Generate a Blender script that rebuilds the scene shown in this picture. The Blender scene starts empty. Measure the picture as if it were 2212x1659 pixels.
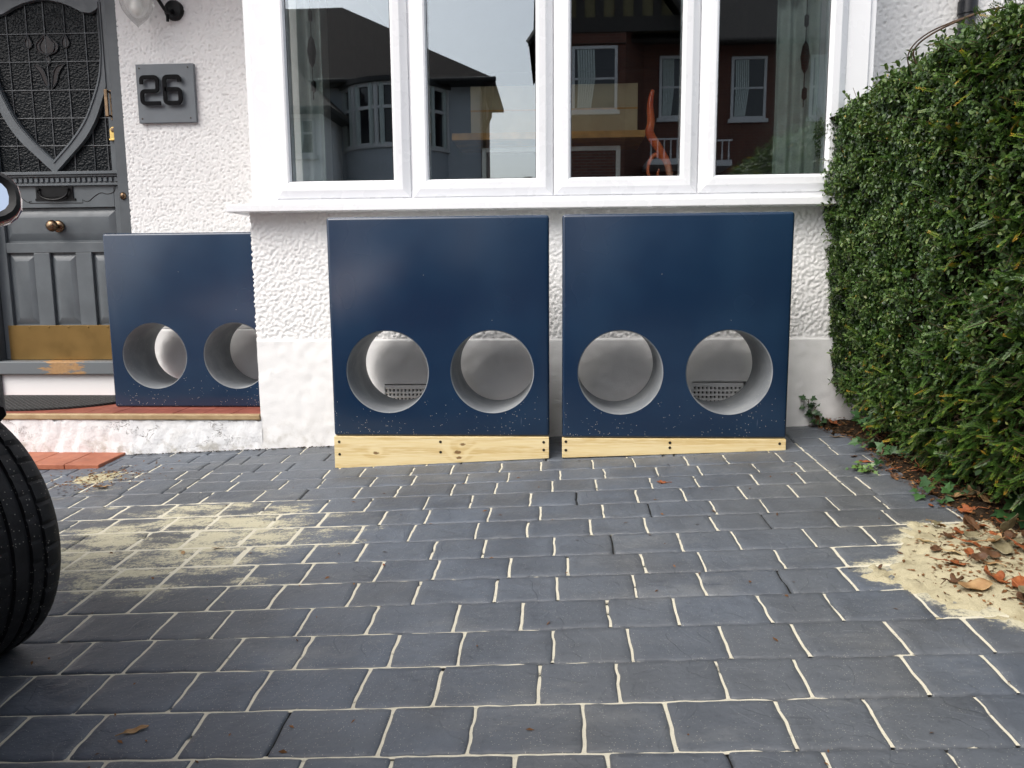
import bpy, bmesh, math, random
import numpy as np
from mathutils import Vector, Matrix, Euler
R_ = math.radians
random.seed(7); rng = np.random.default_rng(11)
S = bpy.context.scene

# ------------------------------------------------------------------ camera
cam_d = bpy.data.cameras.new('camera'); cam = bpy.data.objects.new('camera', cam_d)
S.collection.objects.link(cam); S.camera = cam
YAW, PITCH, ROLL, FPX = 0.0586, 0.1379, 0.0082, 1692.3
fw = Vector((-math.sin(YAW)*math.cos(PITCH), math.cos(YAW)*math.cos(PITCH), -math.sin(PITCH)))
rt = Vector((math.cos(YAW), math.sin(YAW), 0)); dn = fw.cross(rt)
r2 = rt*math.cos(ROLL)+dn*math.sin(ROLL); d2 = -rt*math.sin(ROLL)+dn*math.cos(ROLL)
cam.matrix_world = Matrix(((r2.x, -d2.x, -fw.x, 0), (r2.y, -d2.y, -fw.y, 0), (r2.z, -d2.z, -fw.z, .8), (0, 0, 0, 1)))
cam_d.sensor_width = 36; cam_d.lens = 36*FPX/2212; cam_d.clip_start = .02; cam_d.clip_end = 600
# ------------------------------------------------------------------ light
SUN_EL, SUN_AZ = R_(50), R_(222)
W = bpy.data.worlds.new('World'); S.world = W; W.use_nodes = True
nt = W.node_tree; bg = nt.nodes['Background']
sky = nt.nodes.new('ShaderNodeTexSky'); sky.sky_type = 'NISHITA'; sky.sun_disc = False
sky.sun_elevation = SUN_EL; sky.sun_rotation = SUN_AZ; sky.air_density = 1.0; sky.dust_density = 4.0; sky.ozone_density = 1.0
hs = nt.nodes.new('ShaderNodeHueSaturation'); hs.inputs['Saturation'].default_value = .47
nt.links.new(sky.outputs[0], hs.inputs['Color']); nt.links.new(hs.outputs[0], bg.inputs[0])
bg.inputs[1].default_value = .15
sd = bpy.data.lights.new('sun', 'SUN'); sd.energy = 1.05; sd.angle = R_(48); sd.color = (1, .96, .9)
sun = bpy.data.objects.new('sun', sd); S.collection.objects.link(sun)
sv = Vector((math.sin(SUN_AZ)*math.cos(SUN_EL), math.cos(SUN_AZ)*math.cos(SUN_EL), math.sin(SUN_EL)))
sun.rotation_euler = sv.to_track_quat('Z', 'Y').to_euler(); sun.location = sv*30
S.view_settings.view_transform = 'Standard'; S.view_settings.look = 'None'
S.view_settings.exposure = 0.82; S.view_settings.gamma = 1

# ------------------------------------------------------------------ helpers
class MB:
    def __init__(s): s.v = []; s.f = []; s.m = []
    def add(s, vs, fs, m=0):
        o = len(s.v); s.v += [tuple(v) for v in vs]
        for f in fs: s.f.append([i+o for i in f]); s.m.append(m)
        return s
    def box(s, x0, x1, y0, y1, z0, z1, m=0):
        v = [(x, y, z) for x in (x0, x1) for y in (y0, y1) for z in (z0, z1)]
        return s.add(v, [(0, 1, 3, 2), (4, 6, 7, 5), (0, 4, 5, 1), (2, 3, 7, 6), (0, 2, 6, 4), (1, 5, 7, 3)], m)
    def prism(s, pts, y0, y1, m=0):          # pts: (x,z) polygon, extruded along y
        n = len(pts); v = [(x, y0, z) for x, z in pts]+[(x, y1, z) for x, z in pts]
        f = [list(range(n)), list(range(2*n-1, n-1, -1))]+[(i, i+n, (i+1) % n+n, (i+1) % n) for i in range(n)]
        return s.add(v, f, m)
    def prismz(s, pts, z0, z1, m=0):
        n = len(pts); v = [(x, y, z0) for x, y in pts]+[(x, y, z1) for x, y in pts]
        f = [list(range(n-1, -1, -1)), list(range(n, 2*n))]+[(i, (i+1) % n, (i+1) % n+n, i+n) for i in range(n)]
        return s.add(v, f, m)
    def strip(s, A, B, y0, y1, m=0):          # ribbon between two (x,z) polylines, extruded in y
        n = len(A)
        v = [(x, y0, z) for x, z in A]+[(x, y0, z) for x, z in B]+[(x, y1, z) for x, z in A]+[(x, y1, z) for x, z in B]
        f = []
        for i in range(n-1):
            f += [(i, i+1, n+i+1, n+i), (2*n+i, 3*n+i, 3*n+i+1, 2*n+i+1), (i, 2*n+i, 2*n+i+1, i+1), (n+i, n+i+1, 3*n+i+1, 3*n+i)]
        f += [(0, n, 3*n, 2*n), (n-1, 3*n-1, 4*n-1, 2*n-1)]
        return s.add(v, f, m)
    def tube(s, P, r, seg=8, m=0, cap=True):
        P = [Vector(p) for p in P]; n = len(P); vs = []; up = None
        for i, p in enumerate(P):
            t = (P[min(i+1, n-1)]-P[max(i-1, 0)]).normalized()
            if up is None: up = Vector((0, 0, 1)) if abs(t.z) < .9 else Vector((1, 0, 0))
            a = t.cross(up).normalized(); b = a.cross(t); up = b
            rr = r[i] if hasattr(r, '__len__') else r
            vs += [p+(a*math.cos(2*math.pi*k/seg)+b*math.sin(2*math.pi*k/seg))*rr for k in range(seg)]
        fs = [(i*seg+k, i*seg+(k+1) % seg, (i+1)*seg+(k+1) % seg, (i+1)*seg+k) for i in range(n-1) for k in range(seg)]
        if cap: fs += [list(range(seg-1, -1, -1)), list(range((n-1)*seg, n*seg))]
        return s.add(vs, fs, m)
    def lathe(s, prof, c=(0, 0, 0), axis='z', seg=32, m=0):   # prof: (r, h)
        vs = []; n = len(prof); c = Vector(c)
        for r, h in prof:
            for k in range(seg):
                a = 2*math.pi*k/seg; x, y = r*math.cos(a), r*math.sin(a)
                q = {'z': (x, y, h), 'y': (x, h, y), 'x': (h, x, y)}[axis]; vs.append(c+Vector(q))
        fs = [(i*seg+k, i*seg+(k+1) % seg, (i+1)*seg+(k+1) % seg, (i+1)*seg+k) for i in range(n-1) for k in range(seg)]
        fs += [list(range(seg-1, -1, -1)), list(range((n-1)*seg, n*seg))]
        return s.add(vs, fs, m)
    def loop(s, x0, x1, z0, z1, prof, m=0):   # mitred rectangular frame; prof: (inset, y)
        n = len(prof); vs = []
        for d, y in prof: vs += [(x0+d, y, z0+d), (x1-d, y, z0+d), (x1-d, y, z1-d), (x0+d, y, z1-d)]
        fs = [(i*4+k, i*4+(k+1) % 4, ((i+1) % n)*4+(k+1) % 4, ((i+1) % n)*4+k) for i in range(n) for k in range(4)]
        return s.add(vs, fs, m)
    def frustum(s, x0, x1, z0, z1, d, yb, yf, m=0):  # raised field facing -y
        v = [(x0, yb, z0), (x1, yb, z0), (x1, yb, z1), (x0, yb, z1), (x0+d, yf, z0+d), (x1-d, yf, z0+d), (x1-d, yf, z1-d), (x0+d, yf, z1-d)]
        return s.add(v, [(0, 1, 5, 4), (1, 2, 6, 5), (2, 3, 7, 6), (3, 0, 4, 7), (4, 5, 6, 7)], m)
def origin(o):
    p = Vector((0, 0, 0))
    while o is not None: p += o.location; o = o.parent
    return p
def link(o, parent=None):
    S.collection.objects.link(o)
    if parent: o.parent = parent
    return o
def finish(o, smooth=None, bevel=0, seg=2):
    me = o.data
    if smooth is not None:
        me.polygons.foreach_set('use_smooth', [True]*len(me.polygons)); me.set_sharp_from_angle(angle=R_(smooth))
    if bevel:
        b = o.modifiers.new('bevel', 'BEVEL'); b.width = bevel; b.segments = seg; b.limit_method = 'ANGLE'; b.angle_limit = R_(30)
        if smooth is None:
            me.polygons.foreach_set('use_smooth', [True]*len(me.polygons)); b.harden_normals = True
    return o
def obj(name, mb, mats, parent=None, smooth=None, bevel=0, local=False, at=None, seg=2):
    me = bpy.data.meshes.new(name)
    off = Vector((0, 0, 0)) if local or parent is None else origin(parent)
    if at is not None: off = Vector(at)
    me.from_pydata([tuple(Vector(v)-off) for v in mb.v], [], mb.f)
    for m in (mats if isinstance(mats, (list, tuple)) else [mats]): me.materials.append(m)
    if any(mb.m): me.polygons.foreach_set('material_index', mb.m)
    bm = bmesh.new(); bm.from_mesh(me); bmesh.ops.recalc_face_normals(bm, faces=bm.faces); bm.to_mesh(me); bm.free()
    o = bpy.data.objects.new(name, me)
    if at is not None: o.location = Vector(at)
    link(o, parent); finish(o, smooth, bevel, seg); return o
def npobj(name, V, F, mat, parent=None, smooth=False, attrs=None, fidx=None, at=None, colors=None):
    """V (n,3), F (m,k) uniform polygons"""
    V = np.asarray(V, dtype=np.float32).copy(); F = np.asarray(F, dtype=np.int32)
    off = origin(parent) if parent is not None else Vector((0, 0, 0))
    if at is not None: off = Vector(at)
    V -= np.array(off, dtype=np.float32)
    me = bpy.data.meshes.new(name); m, k = F.shape
    me.vertices.add(len(V)); me.vertices.foreach_set('co', V.ravel())
    me.loops.add(m*k); me.loops.foreach_set('vertex_index', F.ravel())
    me.polygons.add(m); me.polygons.foreach_set('loop_start', np.arange(0, m*k, k, dtype=np.int32))
    try: me.polygons.foreach_set('loop_total', np.full(m, k, dtype=np.int32))
    except Exception: pass
    if smooth: me.polygons.foreach_set('use_smooth', np.ones(m, dtype=bool))
    for mm in (mat if isinstance(mat, (list, tuple)) else [mat]): me.materials.append(mm)
    if fidx is not None: me.polygons.foreach_set('material_index', np.asarray(fidx, dtype=np.int32))
    me.update(calc_edges=True); me.validate()
    for an, av in (attrs or {}).items():
        at_ = me.attributes.new(an, 'FLOAT', 'POINT'); at_.data.foreach_set('value', np.asarray(av, dtype=np.float32))
    o = bpy.data.objects.new(name, me)
    if at is not None: o.location = Vector(at)
    return link(o, parent)
def tag(o, label=None, cat=None, group=None, kind=None):
    if label: o['label'] = label
    if cat: o['category'] = cat
    if group: o['group'] = group
    if kind: o['kind'] = kind
    return o
def thing(name, label, cat, loc=(0, 0, 0), group=None, rz=0):
    o = bpy.data.objects.new(name, None); o.empty_display_size = .1; o.location = loc; o.rotation_euler = (0, 0, rz)
    link(o); return tag(o, label, cat, group)
def boolean(o, cutters):
    for c in cutters:
        b = o.modifiers.new('cut', 'BOOLEAN'); b.object = c; b.operation = 'DIFFERENCE'; b.solver = 'EXACT'
    dg = bpy.context.evaluated_depsgraph_get(); dg.update()
    me = bpy.data.meshes.new_from_object(o.evaluated_get(dg)); o.modifiers.clear(); old = o.data; nm = old.name
    o.data = me; bpy.data.meshes.remove(old); me.name = nm
    for c in cutters:
        d = c.data; bpy.data.objects.remove(c); bpy.data.meshes.remove(d)
    return o
def field(ny, nx, lo, hi, seed):
    """random band-pass field, wavelengths lo..hi in samples, unit std"""
    g = np.random.default_rng(seed).standard_normal((ny, nx)); Fq = np.fft.fft2(g)
    k = np.sqrt(np.fft.fftfreq(ny)[:, None]**2+np.fft.fftfreq(nx)[None, :]**2)
    Fq *= np.exp(-(k*lo)**2*2)*(1-np.exp(-(k*hi)**2*2)); h = np.real(np.fft.ifft2(Fq)); return h/h.std()
def gz(x, y):
    if y < -1.5: y = -1.5
    return .007+.047*max(min(x, 2.5), -4)+.045*(y-3.344)

# ------------------------------------------------------------------ materials
class NT:
    def __init__(s, name):
        s.mat = bpy.data.materials.new(name); s.mat.use_nodes = True; s.t = s.mat.node_tree
        s.b = s.t.nodes['Principled BSDF']; s.out = s.t.nodes['Material Output']; s.co = s.n('ShaderNodeTexCoord').outputs['Object']
    def n(s, t, **kw):
        nd = s.t.nodes.new(t)
        for k, v in kw.items(): setattr(nd, k, v)
        return nd
    def set(s, sock, v):
        if hasattr(v, 'is_output'): s.t.links.new(v, sock)
        elif isinstance(v, (tuple, list)) and sock.type == 'RGBA': sock.default_value = (*v[:3], 1)
        else: sock.default_value = v
    def map(s, scale=(1, 1, 1), rot=(0, 0, 0), loc=(0, 0, 0), co=None):
        m = s.n('ShaderNodeMapping'); s.set(m.inputs[0], co or s.co); m.inputs['Scale'].default_value = scale
        m.inputs['Rotation'].default_value = rot; m.inputs['Location'].default_value = loc; return m.outputs[0]
    def noise(s, scale, detail=4, rough=.55, co=None, dist=0):
        m = s.n('ShaderNodeTexNoise'); s.set(m.inputs['Vector'], co or s.co); m.inputs['Scale'].default_value = scale
        m.inputs['Detail'].default_value = detail; m.inputs['Roughness'].default_value = rough; m.inputs['Distortion'].default_value = dist
        return m.outputs['Fac']
    def voro(s, scale, co=None, feature='F1', rnd=1):
        m = s.n('ShaderNodeTexVoronoi', feature=feature); s.set(m.inputs['Vector'], co or s.co); m.inputs['Scale'].default_value = scale
        m.inputs['Randomness'].default_value = rnd; return m
    def ramp(s, fac, stops, interp='LINEAR'):
        r = s.n('ShaderNodeValToRGB'); s.set(r.inputs[0], fac); e = r.color_ramp.elements; r.color_ramp.interpolation = interp
        while len(e) < len(stops): e.new(.5)
        for el, (p, c) in zip(e, stops):
            el.position = p; el.color = (*c, 1) if isinstance(c, tuple) else (c, c, c, 1)
        return r.outputs[0]
    def mix(s, fac, a, b, mode='MIX'):
        m = s.n('ShaderNodeMix', data_type='RGBA', blend_type=mode); s.set(m.inputs[0], fac); s.set(m.inputs[6], a); s.set(m.inputs[7], b); return m.outputs[2]
    def math(s, op, a, b=0, c=0):
        m = s.n('ShaderNodeMath', operation=op); s.set(m.inputs[0], a); s.set(m.inputs[1], b); s.set(m.inputs[2], c); return m.outputs[0]
    def mr(s, v, a, b, c=0, d=1, smooth=True):
        m = s.n('ShaderNodeMapRange', interpolation_type='SMOOTHSTEP' if smooth else 'LINEAR'); s.set(m.inputs[0], v)
        for i, q in enumerate((a, b, c, d)): s.set(m.inputs[1+i], q)
        return m.outputs[0]
    def attr(s, name): return s.n('ShaderNodeAttribute', attribute_name=name).outputs['Fac']
    def xyz(s, co=None):
        m = s.n('ShaderNodeSeparateXYZ'); s.set(m.inputs[0], co or s.co); return m.outputs
    def bump(s, h, strength=.4, dist=.01, normal=None):
        m = s.n('ShaderNodeBump'); s.set(m.inputs['Height'], h); m.inputs['Strength'].default_value = strength; m.inputs['Distance'].default_value = dist
        if normal is not None: s.set(m.inputs['Normal'], normal)
        s.t.links.new(m.outputs[0], s.b.inputs['Normal']); return m.outputs[0]
    def P(s, base=None, rough=None, metal=None, spec=None, coat=None, **kw):
        d = {'Base Color': base, 'Roughness': rough, 'Metallic': metal, 'Specular IOR Level': spec, 'Coat Weight': coat}
        d.update({k.replace('_', ' '): v for k, v in kw.items()})
        for k, v in d.items():
            if v is not None: s.set(s.b.inputs[k], v)
        return s
def simple(name, c, rough=.5, metal=0, var=.12, scale=12, bump=0, bscale=60, spec=.5, coat=0, dist=.004):
    t = NT(name); n = t.noise(scale, 5)
    t.P(base=t.mix(t.mr(n, .3, .7), tuple(x*(1-var) for x in c), tuple(min(1, x*(1+var)) for x in c)),
        rough=t.mr(t.noise(scale*2.3, 3), .3, .7, max(.02, rough-.06), min(1, rough+.06)), metal=metal, spec=spec, coat=coat)
    if bump: t.bump(t.noise(bscale, 4), bump, dist)
    return t.mat
M = {}
def white_wall(name, base=.8, dirt=.3, zlow=None):
    t = NT(name)
    grime = t.mr(t.noise(3.1, 6, .65, t.map((1, 1, .35))), .56, .8)
    c = t.mix(t.math('MULTIPLY', grime, dirt), (base, base*.995, base*.985), (base*.72, base*.7, base*.66))
    if zlow is not None:      # splash-back stain just above the paving
        z = t.xyz()[2]; st = t.math('MULTIPLY', t.mr(z, zlow+.16, zlow-.02), t.mr(t.noise(14, 6, .7), .42, .72))
        c = t.mix(t.math('MULTIPLY', st, .6), c, (.42, .39, .33))
    t.P(base=c, rough=.72, spec=.3); t.bump(t.noise(140, 5, .65), .25, .004); return t.mat
M['render'] = white_wall('white_roughcast', .8, .25)
M['plinth'] = white_wall('white_masonry_paint', .8, .3, 0.0)
def porch_white():
    t = NT('white_painted_step'); z = t.xyz()[2]
    n = t.noise(5, 6, .6)
    crack = t.voro(3.4, t.map((1, 1, 1.7), co=None), 'DISTANCE_TO_EDGE')
    d = t.n('ShaderNodeMixRGB') if False else None
    warp = t.n('ShaderNodeVectorMath', operation='ADD'); t.set(warp.inputs[0], t.co)
    nz = t.n('ShaderNodeTexNoise'); nz.inputs['Scale'].default_value = 9; nz.inputs['Detail'].default_value = 5
    sc = t.n('ShaderNodeVectorMath', operation='SCALE'); t.set(sc.inputs[0], nz.outputs['Color']); sc.inputs[3].default_value = .16
    t.set(warp.inputs[1], sc.outputs[0]); t.set(crack.inputs['Vector'], t.map((1, .3, 1.6), co=warp.outputs[0]))
    ck = t.math('MULTIPLY', t.mr(crack.outputs['Distance'], .012, .002), t.mr(t.noise(2.2, 2), .42, .56))
    low = t.math('MULTIPLY', t.mr(z, .07, -.08), t.mr(t.noise(17, 6, .7), .45, .68))
    c = t.mix(t.mr(n, .5, .75), (.78, .785, .79), (.73, .725, .715)); c = t.mix(t.math('MULTIPLY', low, .75), c, (.3, .27, .2))
    c = t.mix(t.math('MULTIPLY', ck, .85), c, (.16, .14, .12)); t.P(base=c, rough=.8, spec=.25)
    t.bump(t.math('ADD', t.math('MULTIPLY', t.noise(26, 6, .65), .9), t.math('MULTIPLY', ck, -.5)), .6, .012); return t.mat
M['step'] = porch_white()
M['upvc'] = simple('white_window_plastic', (.79, .80, .82), .28, var=.015, scale=3)
M['doorgrey'] = simple('grey_door_paint', (.098, .112, .123), .38, var=.1, scale=9, bump=.12, bscale=40)
M['doordark'] = simple('dark_grey_frame_paint', (.07, .08, .089), .42, var=.12, scale=9, bump=.12, bscale=40)
M['brass'] = simple('aged_brass', (.25, .16, .06), .45, 1, .06, 5)
M['brass_bright'] = simple('polished_brass', (.72, .5, .17), .22, 1, .15, 20)
M['bronze'] = simple('brown_bronze', (.2, .135, .085), .3, 1, .25, 25)
M['blackiron'] = simple('black_iron', (.006, .006, .007), .4, 0, .2, 30, .1, spec=.2)
M['lead'] = simple('lead_came', (.1, .105, .11), .5, .6, .2, 40)
M['signgrey'] = simple('sign_grey_paint', (.13, .147, .163), .45, var=.05)
M['digit'] = simple('black_digit', (.003, .003, .004), .5, spec=.08)
M['rubber'] = simple('black_rubber', (.014, .014, .014), .75, var=.3, bump=.3, bscale=200)
def rug():
    t = NT('black_doormat'); w = t.n('ShaderNodeTexWave', wave_type='BANDS', bands_direction='DIAGONAL'); t.set(w.inputs[0], t.co); w.inputs['Scale'].default_value = 22; w.inputs['Distortion'].default_value = 2
    t.P(base=t.mix(w.outputs['Fac'], (.006, .006, .006), (.035, .035, .035)), rough=.85); t.bump(w.outputs['Fac'], .8, .006); return t.mat
M['mat'] = rug()
def navy(name):
    t = NT(name); z = t.xyz()[2]
    cl = t.noise(2.6, 2, .5); base = t.mix(t.mr(cl, .35, .7), (.007, .022, .054), (.011, .032, .070))
    # sawdust and paint specks clinging, thicker low down
    sp = t.voro(165); dots = t.math('LESS_THAN', sp.outputs['Distance'], t.math('MULTIPLY', t.n('ShaderNodeSeparateColor').outputs[0], 0) if False else .21)
    sel = t.n('ShaderNodeSeparateColor'); t.set(sel.inputs[0], sp.outputs['Color'])
    dens = t.mr(z, .24, .0, .0006, .26)
    patch = t.mr(t.noise(11, 4), .42, .62)
    dens2 = t.math('MULTIPLY', dens, t.math('ADD', patch, .12))
    keep = t.math('LESS_THAN', sel.outputs[0], dens2)
    dust = t.math('MULTIPLY', dots, keep)
    smear = t.math('MULTIPLY', t.mr(t.noise(46, 3, .5, t.map((1.4, 1, .12))), .69, .78), t.mr(t.noise(4.5, 3), .52, .66))
    c = t.mix(t.math('MULTIPLY', smear, .3), base, (.2, .24, .3)); c = t.mix(t.math('MULTIPLY', dust, .8), c, (.62, .58, .47))
    t.P(base=c, rough=t.mr(t.noise(2.2, 2, .5), .3, .75, .2, .3), spec=.5, coat=.25, Coat_Roughness=.2)
    t.bump(t.noise(9, 3), .03, .01); return t.mat
M['navy'] = navy('navy_gelcoat')
def liner():
    t = NT('dusty_grey_bore'); y = t.xyz()
    n = t.noise(7, 5, .6); c = t.mix(t.mr(n, .35, .7), (.19, .205, .22), (.27, .285, .295))
    sp = t.mr(t.noise(120, 2), .64, .72); lowm = t.mr(t.noise(12, 4), .45, .65)
    c = t.mix(t.math('MULTIPLY', t.math('MULTIPLY', sp, lowm), .6), c, (.6, .57, .47)); t.P(base=c, rough=.55, spec=.35); t.bump(t.noise(60, 3), .08, .004); return t.mat
M['bore'] = liner(); M['bounce_back'] = simple('pale_bounce_back', (.62, .63, .62), .6, var=.06)  # pale unseen backing, added to bounce light onto the wall behind the holes
def timber(name, knots):
    t = NT(name); x = t.xyz()
    co = t.map((.55, 4, 9)); wob = t.noise(1.6, 3, .5, t.map((.7, 1, 2.2)))
    val = t.math('ADD', t.math('MULTIPLY', x[2], 34.), t.math('MULTIPLY', wob, 5.2))
    kd = None; kcol = None
    for kx, kz, kr in knots:
        dx = t.math('MULTIPLY', t.math('SUBTRACT', x[0], kx), .5); dz = t.math('SUBTRACT', x[2], kz)
        d = t.math('SQRT', t.math('ADD', t.math('MULTIPLY', dx, dx), t.math('MULTIPLY', dz, dz)))
        near = t.mr(d, kr*3.4, kr*.3); val = t.math('ADD', val, t.math('MULTIPLY', near, 1.7))
        k = t.mr(t.math('ADD', d, t.math('MULTIPLY', t.math('SUBTRACT', t.noise(90, 2), .5), kr*.9)), kr*.75, kr*.35); kcol = k if kcol is None else t.math('MAXIMUM', kcol, k)
    w = t.math('SINE', t.math('MULTIPLY', val, 2.6)); g = t.mr(w, -.6, 1)
    fine = t.noise(150, 3, .6, t.map((.06, 1, 1)))
    c = t.mix(g, (.62, .45, .19), (.75, .6, .315)); c = t.mix(t.mr(fine, .3, .75), c, (.8, .67, .4))
    if kcol is not None: c = t.mix(t.math('MULTIPLY', kcol, .9), c, (.17, .085, .03))
    t.P(base=c, rough=.6, spec=.3); t.bump(fine, .15, .002); return t.mat
M['screw'] = simple('dark_screw', (.05, .04, .03), .4, .6)
def stone():
    t = NT('slate_grey_paver'); tint = t.attr('tint'); sandm = t.attr('sand'); x = t.xyz()
    n = t.noise(4.5, 6, .62); f = t.noise(60, 4, .6); big = t.noise(.9, 3, .5, t.map((1, .7, 1), (0, 0, 0), (3.1, 1.7, 0)))
    c = t.mix(t.mr(n, .3, .7), (.074, .087, .108), (.114, .134, .164))
    c = t.mix(t.math('ADD', t.math('MULTIPLY', tint, .3), t.mr(big, .4, .66, 0, .7)), c, t.mix(n, (.075, .081, .087), (.118, .127, .136)))
    brown = t.mr(t.noise(1.3, 4), .48, .7); c = t.mix(t.math('MULTIPLY', brown, .45), c, (.083, .08, .073))
    stain = t.mr(t.noise(2.6, 6, .7, t.map((1, 1.4, 1), (0, 0, 0), (7, 2, 0))), .56, .72); c = t.mix(t.math('MULTIPLY', stain, .4), c, (.045, .047, .05))
    haze = t.mr(t.noise(3.3, 6, .7, t.map((.7, 1.5, 1), (0, 0, .2), (1, 5, 0))), .52, .74); c = t.mix(t.math('MULTIPLY', haze, .42), c, (.22, .225, .22))
    c = t.mix(t.mr(f, .55, .85, 0, .5), c, (.03, .034, .04))
    # pale mineral and sand grains
    g = t.voro(330); sel = t.n('ShaderNodeSeparateColor'); t.set(sel.inputs[0], g.outputs['Color'])
    gr = t.math('MULTIPLY', t.math('LESS_THAN', g.outputs['Distance'], .3), t.math('LESS_THAN', sel.outputs[0], t.mr(t.noise(2.4, 4), .3, .7, .03, .15)))
    c = t.mix(t.math('MULTIPLY', gr, .7), c, (.45, .44, .38))
    # brushed jointing sand lying on the stones
    st = t.noise(7.5, 7, .72, t.map((.6, 1.5, 1), (0, 0, .25))); fine = t.noise(120, 4, .75)
    amt = t.math('ADD', t.math('SUBTRACT', t.math('MULTIPLY', sandm, .82), .70), t.math('ADD', t.math('MULTIPLY', t.math('SUBTRACT', st, .5), 2.2), t.math('MULTIPLY', t.math('SUBTRACT', fine, .5), 1.1)))
    cov = t.math('MULTIPLY', t.mr(amt, -.12, .26), t.mr(sandm, .02, .3))
    c = t.mix(t.math('MULTIPLY', cov, .9), c, t.mix(fine, (.46, .42, .28), (.62, .58, .42)))
    scuff = t.math('MULTIPLY', t.mr(t.noise(16, 4, .6, t.map((.5, 1.6, 1), (0, 0, .5))), .68, .8), t.mr(t.noise(2.8, 2), .5, .62))
    c = t.mix(t.math('MULTIPLY', scuff, .3), c, (.4, .4, .38))
    t.P(base=c, rough=t.mix(cov, t.ramp(n, [(.3, .42), (.7, .58)]), (.9, .9, .9)), spec=.5)
    rel = t.noise(13, 6, .62, t.map((.8, 1.2, 1))); cr = t.mr(t.noise(6, 2, .4, None, 1.2), .49, .51)
    h = t.math('ADD', t.math('MULTIPLY', rel, .8), t.math('ADD', t.math('MULTIPLY', f, .18), t.math('MULTIPLY', cr, .12)))
    t.bump(h, .55, .012); return t.mat
M['stone'] = stone()
def joint():
    t = NT('jointing_sand'); s = t.attr('sand'); n = t.noise(70, 4, .7); g = t.noise(420, 2)
    cov = t.mr(t.math('ADD', s, t.math('MULTIPLY', t.math('SUBTRACT', n, .5), .7)), .35, .6)
    sand = t.mix(g, (.52, .49, .38), (.74, .70, .57)); c = t.mix(cov, (.022, .022, .02), sand); t.P(base=c, rough=.95, spec=.1); t.bump(t.noise(300, 3), .5, .002); return t.mat
M['joint'] = joint()
def sandm():
    t = NT('pale_sand'); g = t.noise(350, 3, .7); n = t.noise(14, 5)
    c = t.mix(g, (.34, .30, .18), (.56, .51, .36)); c = t.mix(t.mr(n, .45, .8), c, (.31, .27, .165))
    sp = t.mr(t.noise(90, 3, .6), .66, .74); c = t.mix(t.math('MULTIPLY', sp, .8), c, (.1, .065, .03)); t.P(base=c, rough=.97, spec=.08); t.bump(t.noise(240, 4), .7, .004); return t.mat
M['sand'] = sandm()
M['soil'] = simple('dark_soil', (.035, .024, .015), .95, var=.5, scale=30, bump=1, bscale=80, spec=.1, dist=.02)
M['litter'] = simple('brown_leaf_crumbs', (.16, .075, .028), .8, var=.6, scale=40, spec=.2)
def quarry(name, c0, c1, tile=.17):
    t = NT(name); n = t.noise(16, 6, .65); c = t.mix(t.mr(n, .3, .75), c0, c1)
    c = t.mix(t.mr(t.noise(5, 5, .7), .58, .75, 0, .5), c, tuple(x*.6 for x in c0)); t.P(base=c, rough=.55); t.bump(t.noise(50, 4), .2, .004); return t.mat
M['tile_orange'] = quarry('orange_quarry_tile', (.29, .085, .04), (.39, .135, .07))
M['tile_red'] = quarry('red_quarry_tile', (.2, .055, .036), (.29, .085, .055))
M['tile_edge'] = quarry('worn_ochre_nosing', (.3, .2, .095), (.42, .31, .17))
M['concrete'] = simple('mossy_concrete', (.2, .19, .165), .9, var=.5, scale=25, bump=.7, bscale=50)
M['asphalt'] = simple('asphalt', (.05, .05, .052), .85, var=.25, scale=30, bump=.5, bscale=200)
M['paving'] = simple('pavement_slab', (.25, .245, .235), .85, var=.15, scale=8, bump=.3)
M['kerb'] = simple('kerb_concrete', (.3, .29, .28), .8)
def wornwood():
    t = NT('worn_threshold_paint'); x = t.xyz()
    n = t.noise(16, 6, .7, t.map((.5, 1, 2.2))); bare = t.mr(t.math('ADD', n, t.mr(t.math('ABSOLUTE', t.math('SUBTRACT', x[0], .02)), .05, .24, .16, -.15)), .56, .62)
    c = t.mix(bare, (.13, .145, .155), t.mix(t.noise(60, 3), (.26, .135, .055), (.46, .28, .12))); t.P(base=c, rough=.6); t.bump(bare, -.4, .006); return t.mat
M['threshold'] = wornwood()
def glass_pane():
    t = NT('window_glass'); T = t.n('ShaderNodeBsdfTransparent'); T.inputs[0].default_value = (.96, .99, .975, 1)
    G = t.n('ShaderNodeBsdfGlossy'); G.inputs['Roughness'].default_value = 0; G.inputs[0].default_value = (.93, .97, 1, 1)
    lw = t.n('ShaderNodeLayerWeight'); lw.inputs[0].default_value = .25; mx = t.n('ShaderNodeMixShader')
    t.set(mx.inputs[0], t.mr(lw.outputs['Fresnel'], 0, 1, .19, 1, False)); t.t.links.new(T.outputs[0], mx.inputs[1]); t.t.links.new(G.outputs[0], mx.inputs[2])
    t.t.links.new(mx.outputs[0], t.out.inputs[0]); return t.mat
M['glass'] = glass_pane()
def leaded():
    t = NT('dark_hammered_glass'); v = t.voro(85, t.map((1, 1, 1.3)), 'SMOOTH_F1'); t.P(base=(.006, .008, .010), rough=.22, spec=.14)
    t.bump(t.math('ADD', v.outputs['Distance'], t.math('MULTIPLY', t.noise(60, 3), .6)), .5, .008); return t.mat
M['leaded'] = leaded()
M['darkglass'] = simple('dark_smooth_glass', (.008, .008, .012), .1)
M['redglass'] = simple('dark_red_glass', (.012, .004, .004), .25, spec=.3)
def lampglass():
    t = NT('clear_lantern_glass'); t.P(base=(.9, .92, .9), rough=.06, IOR=1.3, Transmission_Weight=.9, Alpha=.45); return t.mat
M['lampglass'] = lampglass()
M['bulb'] = simple('frosted_bulb', (.75, .75, .72), .4)
M['room'] = simple('dim_room_wall', (.16, .16, .155), .9, var=.05)
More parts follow.
